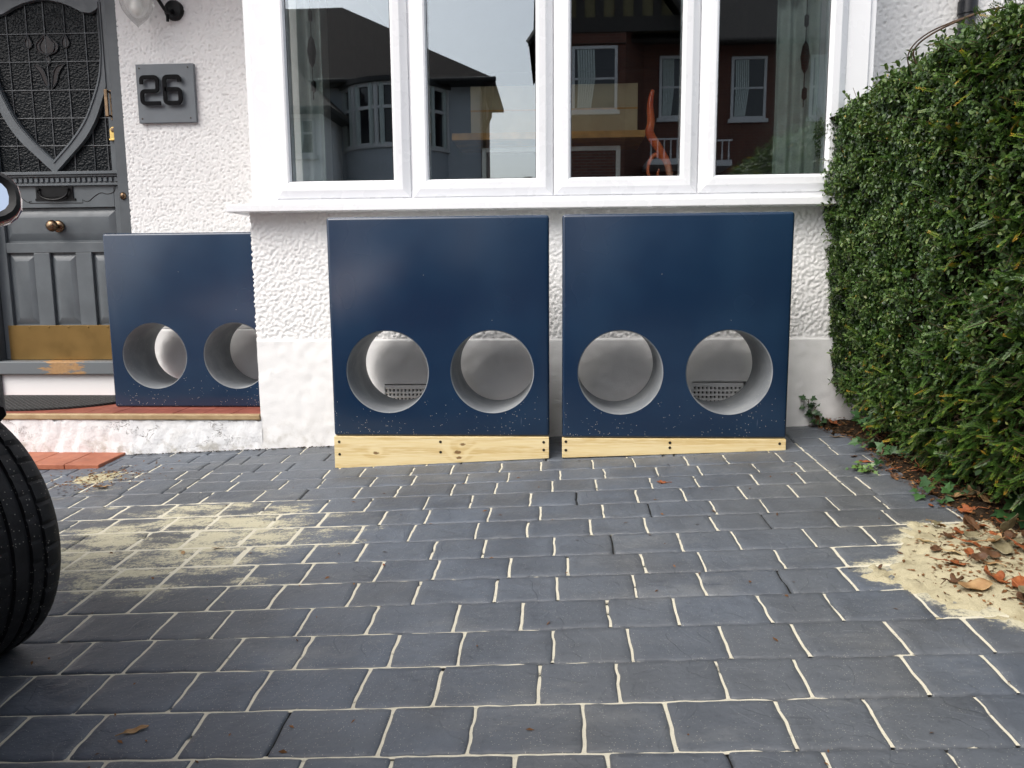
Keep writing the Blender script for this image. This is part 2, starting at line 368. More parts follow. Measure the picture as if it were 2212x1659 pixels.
M['curtain'] = simple('pale_net_curtain', (.42, .47, .45), .9, var=.08, scale=20)
M['card'] = simple('brown_cardboard', (.62, .5, .33), .85, var=.12, scale=6)
M['pine_edge'] = simple('orange_wood_edge', (.7, .36, .1), .45, var=.2)
M['screen'] = simple('dark_screen', (.01, .01, .012), .15)
def flameglass():
    t = NT('orange_art_glass'); z = t.noise(9, 2, .5, t.map((1, 1, .5))); t.P(base=t.ramp(z, [(.35, (.62, .06, .012)), (.5, (.85, .17, .04)), (.62, (.9, .6, .45))]), rough=.12, coat=.5); return t.mat
M['flame'] = flameglass()
M['sootblack'] = simple('black_plastic_pipe', (.012, .013, .016), .35)
M['carred'] = simple('red_car_paint', (.3, .015, .012), .2, var=.05, coat=1)
M['carblack'] = simple('black_car_trim', (.008, .008, .009), .6, var=.2)
def tyrem():
    t = NT('dusty_tyre_rubber'); n = t.noise(25, 5, .6); sp = t.voro(240); sel = t.n('ShaderNodeSeparateColor'); t.set(sel.inputs[0], sp.outputs['Color'])
    d = t.math('MULTIPLY', t.math('LESS_THAN', sp.outputs['Distance'], .33), t.math('LESS_THAN', sel.outputs[0], t.mr(t.noise(9, 4), .35, .7, .01, .14)))
    c = t.mix(t.mr(n, .35, .75), (.011, .011, .012), (.024, .024, .026)); c = t.mix(t.math('MULTIPLY', d, .7), c, (.36, .34, .29)); t.P(base=c, rough=.62, spec=.4); t.bump(t.noise(90, 4), .25, .004); return t.mat
M['tyre'] = tyrem()
M['alloy'] = simple('silver_alloy', (.5, .5, .52), .3, 1)
M['mirror'] = simple('mirror_glass', (.8, .86, .95), .03, 1, .01)
M['carglass'] = simple('tinted_car_glass', (.02, .025, .025), .05)
def leafmat(name, stops, rough=.38, trans=.25, vein=True):
    t = NT(name); a = t.attr('tint'); c = t.ramp(a, stops); t.P(base=c, rough=rough, spec=.5)
    tr = t.n('ShaderNodeBsdfTranslucent'); t.set(tr.inputs[0], t.mix(1, c, (.9, 1, .5), 'MULTIPLY')); ad = t.n('ShaderNodeMixShader'); ad.inputs[0].default_value = trans
    t.t.links.new(t.b.outputs[0], ad.inputs[1]); t.t.links.new(tr.outputs[0], ad.inputs[2]); t.t.links.new(ad.outputs[0], t.out.inputs[0]); return t.mat
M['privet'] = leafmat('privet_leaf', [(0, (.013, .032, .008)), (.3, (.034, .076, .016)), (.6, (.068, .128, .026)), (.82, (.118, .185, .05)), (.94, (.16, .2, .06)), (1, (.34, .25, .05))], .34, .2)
M['yew'] = leafmat('yew_needle', [(0, (.012, .03, .007)), (.4, (.03, .075, .012)), (.7, (.075, .15, .02)), (.9, (.2, .26, .025)), (1, (.42, .24, .03))], .42, .15)
M['ivy'] = leafmat('ivy_leaf', [(0, (.02, .055, .02)), (.6, (.05, .12, .035)), (1, (.12, .22, .05))], .36, .15)
M['twig'] = simple('brown_twig', (.075, .045, .025), .8, var=.4, scale=40)
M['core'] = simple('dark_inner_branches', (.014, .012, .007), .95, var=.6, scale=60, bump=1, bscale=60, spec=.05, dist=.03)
def deadleaf(name, a, b):
    t = NT(name); n = t.noise(22, 5, .65); t.P(base=t.mix(t.mr(n, .3, .7), a, b), rough=.55, spec=.35); t.bump(t.noise(60, 4), .3, .003); return t.mat
M['dl_rust'] = deadleaf('rust_dead_leaf', (.2, .055, .018), (.36, .12, .04))
M['dl_tan'] = deadleaf('tan_dead_leaf', (.3, .17, .075), (.44, .29, .14))
M['dl_brown'] = deadleaf('dark_brown_dead_leaf', (.07, .035, .018), (.15, .075, .035))
M['dl_pale'] = deadleaf('pale_dead_leaf', (.44, .32, .16), (.58, .46, .26))
M['dl_olive'] = deadleaf('grey_olive_dead_leaf', (.13, .11, .06), (.22, .19, .11))

# ================================================================== SETTING
# far ground sheet, pavement and road behind the camera
g = MB(); g.add([(-300, -300, -.42), (300, -300, -.42), (300, 300, -.42), (-300, 300, -.42)], [(0, 1, 2, 3)])
tag(obj('ground', g, M['asphalt']), kind='structure')
g = MB(); g.box(-60, 60, -5.6, -3.4, -.6, -.27); tag(obj('pavement', g, M['paving']), kind='structure')
g = MB(); g.box(-60, 60, -5.75, -5.6, -.6, -.265); tag(obj('kerb', g, M['kerb'], bevel=.02), kind='structure')
g = MB(); g.add([(-60, -12, -.40), (60, -12, -.40), (60, -5.76, -.40), (-60, -5.76, -.40)], [(0, 1, 2, 3)]); tag(obj('road', g, M['asphalt']), kind='structure')
g = MB(); g.box(-60, 60, -13.9, -12, -.6, -.27); tag(obj('pavement', g, M['paving']), kind='structure')

# driveway of stamped cobbles
BY = [1.355, 1.514, 1.672, 1.830, 1.985, 2.138, 2.284, 2.440, 2.594, 2.740, 2.893, 3.038, 3.176]
BS = [-.002, .003, 0, .003, .004, .001, -.002, 0, -.01, -.012, -.013, -.015, -.012]
HX = [[-1.13, -.96, -.74, -.56, -.34, -.17, .05, .22, .44, .61, .83], [-1.23, -1.04, -.83, -.66, -.43, -.26, -.04, .13, .35, .52, .75, .92],
 [-1.18, -1.02, -.79, -.61, -.39, -.23, -.01, .17, .39, .56, .78, .96], [-1.28, -1.04, -.88, -.66, -.48, -.26, -.09, .13, .3, .52, .69, .91],
 [-1.36, -1.18, -.96, -.79, -.57, -.39, -.17, 0, .21, .39, .61, .78], [-1.36, -1.18, -.93, -.75, -.53, -.36, -.14, .03, .25, .42, .64, .81],
 [-1.57, -1.4, -1.18, -1.01, -.79, -.62, -.39, -.23, -.01, .17, .38, .55, .77, .95], [-1.67, -1.44, -1.26, -1.06, -.89, -.67, -.49, -.27, -.1, .11, .29, .51, .68, .89],
 [-1.64, -1.41, -1.25, -1.02, -.84, -.62, -.46, -.24, -.06, .16, .32, .54, .71, .94], [-1.69, -1.49, -1.27, -1.11, -.88, -.71, -.49, -.32, -.1, .07, .29, .46, .67, .85, 1.05],
 [-1.8, -1.56, -1.41, -1.19, -1.01, -.79, -.63, -.41, -.24, -.02, .15, .36, .53, .75, .92], [-1.75, -1.54, -1.36, -1.14, -.98, -.76, -.59, -.37, -.2, .01, .19, .4, .57, .79, .96],
 [-1.79, -1.61, -1.4, -1.22, -1.0, -.84, -.62, -.45, -.24, -.07, .15, .32, .54, .7, .92]]
HM1 = [-.7, -.48, -.31, -.08, .09, .31, .48, .7]
def extend(h, lo=-3.4, hi=2.4):
    h = list(h); d = h[-1]-h[-2]
    while h[-1] < hi: d = .39-d if .12 < d < .27 else .2; h.append(h[-1]+d)
    d = h[1]-h[0]
    while h[0] > lo: d = .39-d if .12 < d < .27 else .2; h.insert(0, h[0]-d)
    return h
rows = []   # (y0,s0,y1,s1,heads)
for i in range(12): rows.append((BY[i], BS[i], BY[i+1], BS[i+1], extend(HX[i]), i))
y, s = BY[12], BS[12]
for i in range(4):
    rows.append((y, s, y+.141, s*.6, extend(HX[12] if i == 0 else [q+random.uniform(0, .39) for q in HM1]), 12+i)); y += .141; s *= .6
y = BY[0]; prevh = HM1
for i in range(22):
    rows.append((y-.158, 0, y, BS[0] if i == 0 else 0, extend(prevh), -1-i)); y -= .158; prevh = [q+random.choice((.09, .13, .2, .26)) for q in HM1]
spoly = [(1.114, 2.453), (1.065, 2.379), (.997, 2.281), (.955, 2.19), (.948, 2.163), (.85, 2.13), (.83, 2.09), (.882, 2.002), (.927, 1.977), (.93, 1.9), (.945, 1.846), (1.049, 1.829), (1.072, 1.774), (1.1, 1.68), (1.5, 1.6), (1.55, 2.5), (1.35, 2.47), (1.25, 2.43)]
def sdist(x, y):
    ins = False; dm = 9; n = len(spoly)
    for i in range(n):
        (xa, ya), (xb, yb) = spoly[i], spoly[(i+1) % n]
        if (ya > y) != (yb > y) and x < (xb-xa)*(y-ya)/(yb-ya)+xa: ins = not ins
        t = max(0, min(1, ((x-xa)*(xb-xa)+(y-ya)*(yb-ya))/((xb-xa)**2+(yb-ya)**2))); dm = min(dm, math.hypot(x-xa-t*(xb-xa), y-ya-t*(yb-ya)))
    return dm if ins else -dm
def sandfield(x, y):
    a = math.exp(-(((x+1.28)/.68)**2+((y-2.49)/.52)**2)**1.7)*1.04
    b = math.exp(-(((x+1.62)/.35)**2+((y-2.55)/.5)**2)**1.4)*.85
    c = math.exp(-(((x+.95)/.22)**2+((y-2.72)/.2)**2))*.6
    d = math.exp(-(((x-1.0)/.22)**2+((y-2.2)/.3)**2))*.5
    e = math.exp(-(((x+2.0)/.4)**2+((y-3.25)/.4)**2))*.62
    f = math.exp(-(((x-.45)/.3)**2+((y-2.5)/.1)**2))*.2
    sd_ = sdist(x, y) if .6 < x < 1.7 and 1.4 < y < 2.8 else -1
    g_ = min(1, max(0, .9+sd_/.10))
    return max(a, b, c, d, e, f, g_)
bedmax = {0: .42, 1: .40, 2: -.05, 3: -.2, 4: -.45, 5: -.58, 6: -.62, 7: -.62, 8: -.72, 9: -.75}
vw = field(400, 400, 3, 60, 5)
def wob(x, y):
    a, b = x*60, y*60; i, j = math.floor(a), math.floor(b); u, v = a-i, b-j; i %= 400; j %= 400; i2, j2 = (i+1) % 400, (j+1) % 400
    return (vw[j, i]*(1-u)+vw[j, i2]*u)*(1-v)+(vw[j2, i]*(1-u)+vw[j2, i2]*u)*v
SV, SF, STt, SSd = [], [], [], []     # stones (quads); centre cap made of quads too
def paver(x0, x1, ya, yb, sa, sb):
    """x0..x1, bed lines ya+sa*x (near) to yb+sb*x (far)"""
    gx = random.uniform(.0008, .0020); gy = random.uniform(.0005, .0014)
    tint = random.random(); tz = random.uniform(-.0007, .0007); tx, ty = random.gauss(0, .002), random.gauss(0, .003)
    x0 += gx; x1 -= gx; nx = 12; ny = 8; base = len(SV)
    r = min(.011, (x1-x0)*.2); cxm, cym = (x0+x1)/2, (ya+yb)/2
    ins = [0, .0021, .0065]; zs = [-.010, -.0030, 0]
    # parametrise grid ; border rings carry the rounded edge
    us = [0]+[ins[1]/(x1-x0), ins[2]/(x1-x0)]+[.12+.76*k/(nx-1) for k in range(nx)]+[1-ins[2]/(x1-x0), 1-ins[1]/(x1-x0)]+[1]
    h = yb-ya
    vs_ = [0, ins[1]/h, ins[2]/h]+[.14+.72*k/(ny-1) for k in range(ny)]+[1-ins[2]/h, 1-ins[1]/h, 1]
    NU, NV = len(us), len(vs_)
    for j, v in enumerate(vs_):
        for i, u in enumerate(us):
            x = x0+(x1-x0)*u
            a_ = ya+sa*x+gy; b_ = yb+sb*x-gy; y_ = a_+(b_-a_)*v
            ex = max(0, 2-min(i, NU-1-i)) ; ey = max(0, 2-min(j, NV-1-j)); z = zs[2-max(ex, ey)]
            # round plan corners
            dx = min(x-x0, x1-x); dy = min(y_-a_, b_-y_)
            if dx < r and dy < r:
                cx = x0+r if x < cxm else x1-r; cy = a_+r if v < .5 else b_-r
                ddx, ddy = x-cx, y_-cy; L = max(abs(ddx), abs(ddy)); q = math.hypot(ddx, ddy)
                if q > 0: k = L/q; k = .35+.65*k; x = cx+ddx*k; y_ = cy+ddy*k
            w = .0010*wob(x*1.4, y_*1.4); w2 = .0011*wob(y_*1.4+9, x*1.4+3)
            edge = 1 if max(ex, ey) > 0 else 0
            SV.append((x+w2*edge*1.2, y_+w*edge*1.3, gz(x, y_)+z+tz+(x-cxm)*tx+(y_-cym)*ty+(.0006*wob(x*2, y_*2) if not edge else 0)))
            STt.append(tint); SSd.append(sandfield(x, y_))
    for j in range(NV-1):
        for i in range(NU-1):
            o = base+j*NU+i; SF.append((o, o+1, o+NU+1, o+NU))
JV, JF, JS = [], [], []
def jstrip(P, half, nrm, sandv):
    b = len(JV)
    for (x, y), s_ in zip(P, sandv):
        sf = sandfield(x, y); hf = half*(.8+.5*sf)
        zz = gz(x, y)+(-.0038+.0034*sf*random.uniform(.6, 1) if s_ > .5 else -.0075)
        JV.append((x-nrm[0]*hf, y-nrm[1]*hf, zz)); JV.append((x+nrm[0]*hf, y+nrm[1]*hf, zz)); JS.extend((s_, s_))
    for i in range(len(P)-1): o = b+2*i; JF.append((o, o+1, o+3, o+2))
def clampseq(h, lo, hi): return [lo]+[q for q in h if lo+.045 < q < hi-.045]+[hi]
for (ya, sa, yb, sb, heads, idx) in rows:
    segs = []
    lo, hi = -3.3, 2.3
    L = -1.56 if idx >= 11 else lo; Hh = 1.045 if idx >= 9 else hi
    segs.append((clampseq(heads, L, Hh), 0))
    if L > lo: segs.append((clampseq([q+.11 for q in heads], lo, L), .062))
    if Hh < hi: segs.append((clampseq([q+.07 for q in heads], Hh, hi), .068))
    for hh, dy in segs:
        for x0, x1 in zip(hh[:-1], hh[1:]):
            if yb+dy > 3.74 and yb+dy-3.735 > .1: continue
            y1 = min(yb+dy, 3.742)
            paver(x0, x1, ya+(0 if idx in (9, 11) and dy else dy), y1, sa, sb)
            xm = x1; n = 9; sv_ = 0 if random.random() < .05 else 1
            if idx >= 13 and random.random() < .6: sv_ = .15
            jstrip([(xm, ya+dy+sa*xm+(y1+sb*xm-ya-dy-sa*xm)*(.035+.93*k/(n-1))) for k in range(n)], .011, (1, 0), [min(1, sv_*(.86+.2*wob(xm*2.3+q*.8, ya*3.1+q*.11)+random.uniform(-.1, .1))) if sv_ else 0 for q in range(n)])
        xs = np.arange(hh[0], hh[-1], .03)
        bm_ = bedmax.get(idx, -9 if idx > 9 else (.5 if random.random() < .5 else -.3))
        sv_ = []
        for x in xs:
            p = 1 if x < bm_+.12*wob(x, idx) else 0
            if sandfield(x, ya) > .45: p = 1
            if .75 < x and 1.9 < ya < 2.7 and sandfield(x, ya) > .2: p = .8
            sv_.append(p if p else (.6 if wob(x*1.3, idx*.37) > 1.5 else 0))
        jstrip([(x, ya+dy+sa*x) for x in xs], .009, (0, 1), sv_)
nS = len(SV); V = np.array(SV+JV); F = np.array(SF+[tuple(i+nS for i in f) for f in JF])
drv = npobj('driveway', V, F, [M['stone'], M['joint']], smooth=True, attrs={'tint': STt+[0]*len(JV), 'sand': SSd+JS}, fidx=[0]*len(SF)+[1]*len(JF))
tag(drv, kind='structure')
b = MB()
xs_ = np.linspace(-6, 5, 23); ys_ = np.linspace(-3.4, 4.3, 24)
for yy in ys_:
    for xx in xs_: b.v.append((xx, yy, gz(xx, yy)-.0125))
for j in range(23):
    for i in range(22): o = j*23+i; b.f.append((o, o+1, o+24, o+23)); b.m.append(0)
tag(obj('driveway_base', b, M['asphalt']), kind='structure')

# ================================================================== HOUSE
YW, YP, YD = 3.74, 4.30, 4.366
px_ = lambda x: x*.945
pz_ = lambda z: .8+(z-.8)*.945
house = thing('house', 'white roughcast house with grey front door and wide four pane bay window', 'house', (0, YW, 0))
def rough_wall(name, x0, x1, z0, z1, y, res, lo, hi, amp, seed, mat, parent, soft=.8, side=None, keep=None, pit=False):
    nx, nz = int((x1-x0)/res)+1, int((z1-z0)/res)+1
    h = field(nz, nx, lo, hi, seed); h = np.tanh(h*1.3+.25)*.5+.5 if not pit else 1-np.clip(h-.55, 0, 1.6)*.75; h += .12*field(nz, nx, lo*.45, hi*.5, seed+1)
    X, Z = np.meshgrid(np.linspace(x0, x1, nx), np.linspace(z0, z1, nz)); Yv = y-h*amp
    X = X.copy()
    if side == 'l': X[:, 0] -= h[:, 0]*amp; 
    V = np.stack([X, Yv, Z], -1).reshape(-1, 3); idx = np.arange(nx*nz).reshape(nz, nx)
    Fq = np.stack([idx[:-1, :-1], idx[:-1, 1:], idx[1:, 1:], idx[1:, :-1]], -1).reshape(-1, 4)
    if keep is not None:
        cx = X[:-1, :-1].ravel(); cz = Z[:-1, :-1].ravel(); Fq = Fq[keep(cx, cz)]
    if side in ('l', 'r'):          # wrap the roughcast a little way round the corner
        col = 0 if side == 'l' else nx-1; n0 = len(V); e = V[idx[:, col]].copy(); e[:, 1] = y+.03; e2 = e.copy(); e2[:, 1] = y+.5
        V = np.vstack([V, e, e2]); a = idx[:, col]; bq = n0+np.arange(nz); c = bq+nz
        Fq = np.vstack([Fq, np.stack([a[:-1], a[1:], bq[1:], bq[:-1]], -1), np.stack([bq[:-1], bq[1:], c[1:], c[:-1]], -1)])
    return npobj(name, V, Fq, mat, parent, smooth=True)
# bay: smooth plinth + roughcast band, core masses behind
XL, XR = -1.463, 1.42
rough_wall('bay_wall', XL, XR, .502, 1.135, YW, .0054, 2.1, 5.6, .0052, 21, M['render'], house, side='l')
c = MB(); c.box(XL+.006, XR, YW+.004, YW+.22, .3, 1.1); c.box(XL+.006, XR, YW+.01, YW+.3, 2.42, 5.4)
c.box(XL+.006, XL+.22, YW+.22, YP+.1, -.3, 5.4); c.box(XR-.22, XR, YW+.22, YP+.1, -.3, 5.4)
obj('bay_core', c, M['render'], house)
# plinth as gently uneven sheet, with holes kept for the two air bricks
airb = [(-.848, -.612, .19, .272), (.637, .880, .195, .283)]
def keepf(cx, cz):
    k = np.ones(len(cx), bool)
    for a, b_, z0, z1 in airb: k &= ~((cx > a) & (cx < b_) & (cz > z0) & (cz < z1))
    return k
def plinth_sheet(name, x0, x1, z0, z1, y, seed, keep=None, res=.012, amp=.0016, mat=None):
    nx, nz = int((x1-x0)/res)+1, int((z1-z0)/res)+1
    h = field(nz, nx, 3, 30, seed)
    lump = np.clip(field(nz, nx, 2.0, 5, seed+7)-2.1, 0, 2); X, Z = np.meshgrid(np.linspace(x0, x1, nx), np.linspace(z0, z1, nz))
    V = np.stack([X, y-h*amp*.5-lump*.004, Z], -1).reshape(-1, 3); idx = np.arange(nx*nz).reshape(nz, nx)
    Fq = np.stack([idx[:-1, :-1], idx[:-1, 1:], idx[1:, 1:], idx[1:, :-1]], -1).reshape(-1, 4)
    if keep is not None: Fq = Fq[keep(X[:-1, :-1].ravel(), Z[:-1, :-1].ravel())]
    # top ledge running back to the wall
    a = idx[-1, :]; n0 = len(V); e = V[a].copy(); e[:, 1] = y+.03; e[:, 2] += .003; V = np.vstack([V, e]); bq = n0+np.arange(nx)
    Fq = np.vstack([Fq, np.stack([a[:-1], a[1:], bq[1:], bq[:-1]], -1)])
    return npobj(name, V, Fq, mat or M['plinth'], house, smooth=True)
plinth_sheet('plinth', XL, XR, -.18, .5, YW-.009, 31, keepf)
c = MB(); c.box(XL+.002, XL+.2, YW, YP, -.3, .502); c.box(XR-.2, XR, YW, YP, -.3, .502); c.box(XL+.2, XR-.2, YW+.06, YW+.3, -.3, .3); obj('plinth_core', c, M['plinth'], house)
for a, b_, z0, z1 in airb:
    m = MB(); nxh = 12; nzh = 4; zb = z0-.03
    w = (b_-a-.012)/nxh; hh = .0215
    m.box(a, b_, YW+.022, YW+.03, z0-.04, z1, 1)
    for i in range(nxh+1):
        xx = a+.006+i*w; m.box(xx-.0046, xx+.0046, YW-.004, YW+.02, z0-.04, z1-.004)
    for j in range(6):
        zz = z1-.012-j*hh; m.box(a, b_, YW-.0055, YW+.018, zz-.0048, zz+.0048)
    m.box(a, b_, YW-.007, YW+.02, z1-.011, z1+.004)
    obj('air_brick', m, [M['plinth'], M['carblack']], house, bevel=.0015)
# porch back wall, ceiling, upper wall, side of porch, outer recessed wall on the right
XF = px_(-2.497)     # door frame / wall line
rough_wall('porch_wall', XF, XL+.02, .52, 2.75, YP, .0058, 1.5, 4.0, .0062, 41, M['render'], house, pit=True)
rough_wall('outer_wall', XR-.02, 3.4, -.1, 3.2, YP, .0075, 1.5, 4.2, .0062, 45, M['render'], house, pit=True)
plinth_sheet('porch_plinth', XF, XL+.02, .05, .515, YP-.006, 33)
for a in ((XF, XL+.006, YP+.012, YP+.3, -.2, 5.4), (XR, 3.4, YP+.012, YP+.3, -.2, 5.4), (-6, px_(-3.46), YP, YP+.3, -.2, 5.4), (px_(-3.46), XF, YP+.02, YP+.3, 2.42, 5.4)): c = MB(); c.box(*a); obj('main_wall', c, M['render'], house)
c = MB(); c.box(-3.9, XL, 3.5, YP, 2.78, 2.9); obj('porch_canopy', c, M['upvc'], house)
c = MB(); c.prism([(-4.2, 5.4), (3.6, 5.4), (3.6, 5.46), (-4.2, 5.46)], 3.3, 9.5); obj('eaves', c, M['upvc'], house)
c = MB(); c.add([(-6.2, 3.2, 5.46), (3.7, 3.2, 5.46), (3.7, 9.6, 5.46), (-6.2, 9.6, 5.46), (-3, 6.4, 8.4), (1.2, 6.4, 8.4)], [(0, 1, 5, 4), (1, 2, 5), (2, 3, 4, 5), (3, 0, 4), (0, 3, 2, 1)])
M['roof'] = None
def rooftile(name, a, b_):
    t = NT(name); w = t.n('ShaderNodeTexBrick'); t.set(w.inputs[0], t.map((1, 1, 1), co=None)); 
    x = t.xyz(); cmb = t.n('ShaderNodeCombineXYZ'); t.set(cmb.inputs[0], x[0]); t.set(cmb.inputs[1], t.math('MULTIPLY', x[2], 1.35)); t.set(w.inputs[0], cmb.outputs[0])
    w.inputs['Scale'].default_value = 1; w.inputs['Brick Width'].default_value = .2; w.inputs['Row Height'].default_value = .11; w.inputs['Mortar Size'].default_value = .012
    t.set(w.inputs['Color1'], a); t.set(w.inputs['Color2'], b_); t.set(w.inputs['Mortar'], (.008, .007, .006)); t.P(base=w.outputs[0], rough=.8); t.bump(w.outputs['Fac'], -.6, .03); return t.mat
M['roof'] = rooftile('brown_roof_tile', (.024, .015, .012), (.04, .025, .02)); M['roof2'] = rooftile('dark_roof_tile', (.016, .014, .013), (.028, .023, .021))
obj('roof', c, M['roof'], house)
# room behind the window
c = MB(); c.box(XL+.2, XR-.2, 7.4, 7.5, .3, 2.9); c.box(XL+.1, XL+.2, 4.35, 7.4, .3, 2.9); c.box(XR-.2, XR-.1, 4.35, 7.4, .3, 2.9); c.box(XL+.1, XR-.1, 4.0, 7.4, .3, .38); c.box(XL+.1, XR-.1, 3.95, 7.4, 2.62, 2.7)
obj('room', c, M['room'], house)
c = MB(); c.box(XL+.21, XR-.21, YW+.06, YW+.27, 1.1, 1.135); obj('inner_sill', c, M['upvc'], house)
# window
SX = [(-1.316, -.690), (-.665, -.027), (-.010, .628), (.647, 1.272)]
ZB, ZT = 1.138, 2.42; YF = YW-.018
c = MB(); c.box(-1.424, -1.3225, YF, YF+.07, ZB, ZT); c.box(1.2785, 1.377, YF, YF+.07, ZB, ZT)
for a, b_ in ((-.6835, -.6715), (-.0205, -.0165), (.6345, .6405)): c.box(a, b_, YF+.004, YF+.07, ZB+.0275, ZT-.03)
c.box(-1.3225, 1.2785, YF, YF+.07, ZB, ZB+.0275); c.box(-1.3225, 1.2785, YF, YF+.07, ZT-.03, ZT)
c.box(-1.448, -1.424, YF+.012, YF+.08, ZB, ZT); c.box(1.377, 1.405, YF+.012, YF+.08, ZB, ZT)
win = obj('bay_window', c, M['upvc'], house, bevel=.003)
prof = [(.0, YF+.06), (0, YF-.004), (.004, YF-.008), (.03, YF-.026), (.034, YF-.028), (.064, YF-.030), (.072, YF-.026), (.079, YF-.006), (.079, YF+.05)]
for k, (a, b_) in enumerate(SX):
    sash = MB(); sash.loop(a-.0065, b_+.0065, 1.166, 2.385, prof); obj('casement', sash, M['upvc'], win)
    p = MB(); p.box(-(b_-a)/2+.062, (b_-a)/2-.062, -.0, .02, -.53, .53)
    o = bpy.data.objects.new('pane', bpy.data.meshes.new('pane')); me = o.data; me.from_pydata(p.v, [], p.f); me.materials.append(M['glass'])
    o.parent = win; S.collection.objects.link(o); o.location = Vector(((a+b_)/2, YF-.004, 1.775))-origin(win)
    o.rotation_euler = [(R_(.12), 0, R_(-.1)), (R_(.05), 0, R_(.12)), (R_(.2), 0, R_(.1)), (R_(.1), 0, R_(-.12))][k]
    gk = MB(); gk.loop(a+.069, b_-.069, 1.166+.0755, 2.385-.0755, [(0, YF-.0075), (.0045, YF-.009), (.0045, YF-.005), (0, YF-.005)]); obj('glazing_gasket', gk, M['carblack'], win)
c = MB(); pr = [(3.632, ZB-.036), (3.632, ZB-.003), (3.64, ZB), (YW+.05, ZB+.0), (YW+.05, ZB-.02), (YW-.005, ZB-.036)]
x0, x1 = -1.537, 1.5; n = len(pr); c.add([(x0, y, z) for y, z in pr]+[(x1, y, z) for y, z in pr], [list(range(n)), list(range(2*n-1, n-1, -1))]+[(i, (i+1) % n, (i+1) % n+n, i+n) for i in range(n)])
c.box(x0, XL-.001, YW-.005, YP, ZB-.036, ZB-.002)
c.box(-1.448, 1.405, YF+.004, YW+.05, ZB-.004, ZB+.002)
obj('window_sill', c, M['upvc'], win, bevel=.003)
# curtains, blind, and what stands inside the window
def curtain(name, x0, x1, z0, z1, y, label):
    xs = np.linspace(x0, x1, 60); zs = np.linspace(z0, z1, 10); V = []
    for z in zs:
        for x in xs: V.append((x, y+.018*math.sin((x-x0)*95+.6*math.sin(z*3))+.01*math.sin((x-x0)*31), z))
    idx = np.arange(600).reshape(10, 60); Fq = np.stack([idx[:-1, :-1], idx[:-1, 1:], idx[1:, 1:], idx[1:, :-1]], -1).reshape(-1, 4)
    o = npobj(name, V, Fq, M['curtain'], smooth=True, at=((x0+x1)/2, y, z0)); sm = o.modifiers.new('s', 'SOLIDIFY'); sm.thickness = .002; return tag(o, label, 'curtain')
curtain('curtain', -1.25, -1.13, 1.14, 2.35, YW+.16, 'pale curtain hanging inside the window pane nearest the front door')
curtain('curtain', 1.02, 1.215, 1.14, 2.35, YW+.16, 'pale green curtain hanging inside the window pane beside the hedge')
c = MB(); c.box(-1.2, 1.18, YW+.075, YW+.081, 2.11, 2.38); c.box(-1.2, 1.18, YW+.072, YW+.085, 2.098, 2.112); tag(obj('roller_blind', c, M['curtain']), 'pale roller blind pulled up at the top of the bay window', 'blind')
t_ = thing('cardboard_box', 'brown cardboard box standing inside behind the two middle window panes', 'box', (.05, 4.3, 1.3))
c = MB(); c.box(-.46, .42, 4.3, 4.6, 1.545, 1.79); obj('carton', c, M['card'], t_, bevel=.003)
c = MB(); c.box(-.46, .42, 4.297, 4.3, 1.66, 1.668); obj('tape', c, M['pine_edge'], t_)
c = MB(); c.box(-.55, .45, 4.2, 4.62, 1.5, 1.535); tag(obj('shelf_board', c, M['pine_edge'], bevel=.002), 'orange wooden shelf under the cardboard box behind the window', 'shelf')
t_ = thing('picture_frame', 'white framed dark panel below the wooden shelf inside the window', 'frame', (-.05, 4.32, 1.1))
c = MB(); c.loop(-.40, .33, 1.40, 1.05+.0, [(0, 4.3), (0, 4.27), (-.0, 4.27)]) if False else None
c = MB(); c.loop(-.40, .33, 1.12, 1.47, [(0, 4.30), (0, 4.27), (.022, 4.27), (.022, 4.30)]); obj('frame', c, M['upvc'], t_)
c = MB(); c.box(-.378, .308, 4.29, 4.298, 1.142, 1.448); obj('panel', c, M['screen'], t_)
c = MB()
yy = YW+.075
def sp(P, n=10):
    P = [Vector(p) for p in P]; out = []
    for i in range(len(P)-1):
        p0, p1, p2, p3 = P[max(i-1, 0)], P[i], P[i+1], P[min(i+2, len(P)-1)]
        for k in range(n):
            t = k/n; out.append(.5*((2*p1)+(p2-p0)*t+(2*p0-5*p1+4*p2-p3)*t*t+(3*p1-p0-3*p2+p3)*t**3))
    return out+[P[-1]]
Q = sp([(.44, yy, 1.645), (.43, yy, 1.58), (.435, yy, 1.50), (.43, yy, 1.45), (.475, yy, 1.38), (.515, yy, 1.31), (.53, yy, 1.22), (.525, yy, 1.145)])
c.tube(Q, [.003+.012*math.sin(min(1, i/len(Q)*1.1)*math.pi)**.8+.0055 for i in range(len(Q))], 10)
Q = sp([(.50, yy+.01, 1.335), (.46, yy+.01, 1.355), (.435, yy+.01, 1.33), (.425, yy+.01, 1.28), (.44, yy+.01, 1.24)]); c.tube(Q, [.012-.006*i/len(Q) for i in range(len(Q))], 8)
Q = sp([(.50, yy, 1.145), (.49, yy+.01, 1.2), (.47, yy+.01, 1.25), (.478, yy+.01, 1.29)]); c.tube(Q, [.014-.011*i/len(Q) for i in range(len(Q))], 8)
c.tube(sp([(.40, yy, 1.16), (.46, yy, 1.145), (.53, yy, 1.15)]), .012, 8)
tag(obj('glass_sculpture', c, M['flame'], smooth=60), 'orange flame shaped glass sculpture standing inside the third window pane', 'ornament')
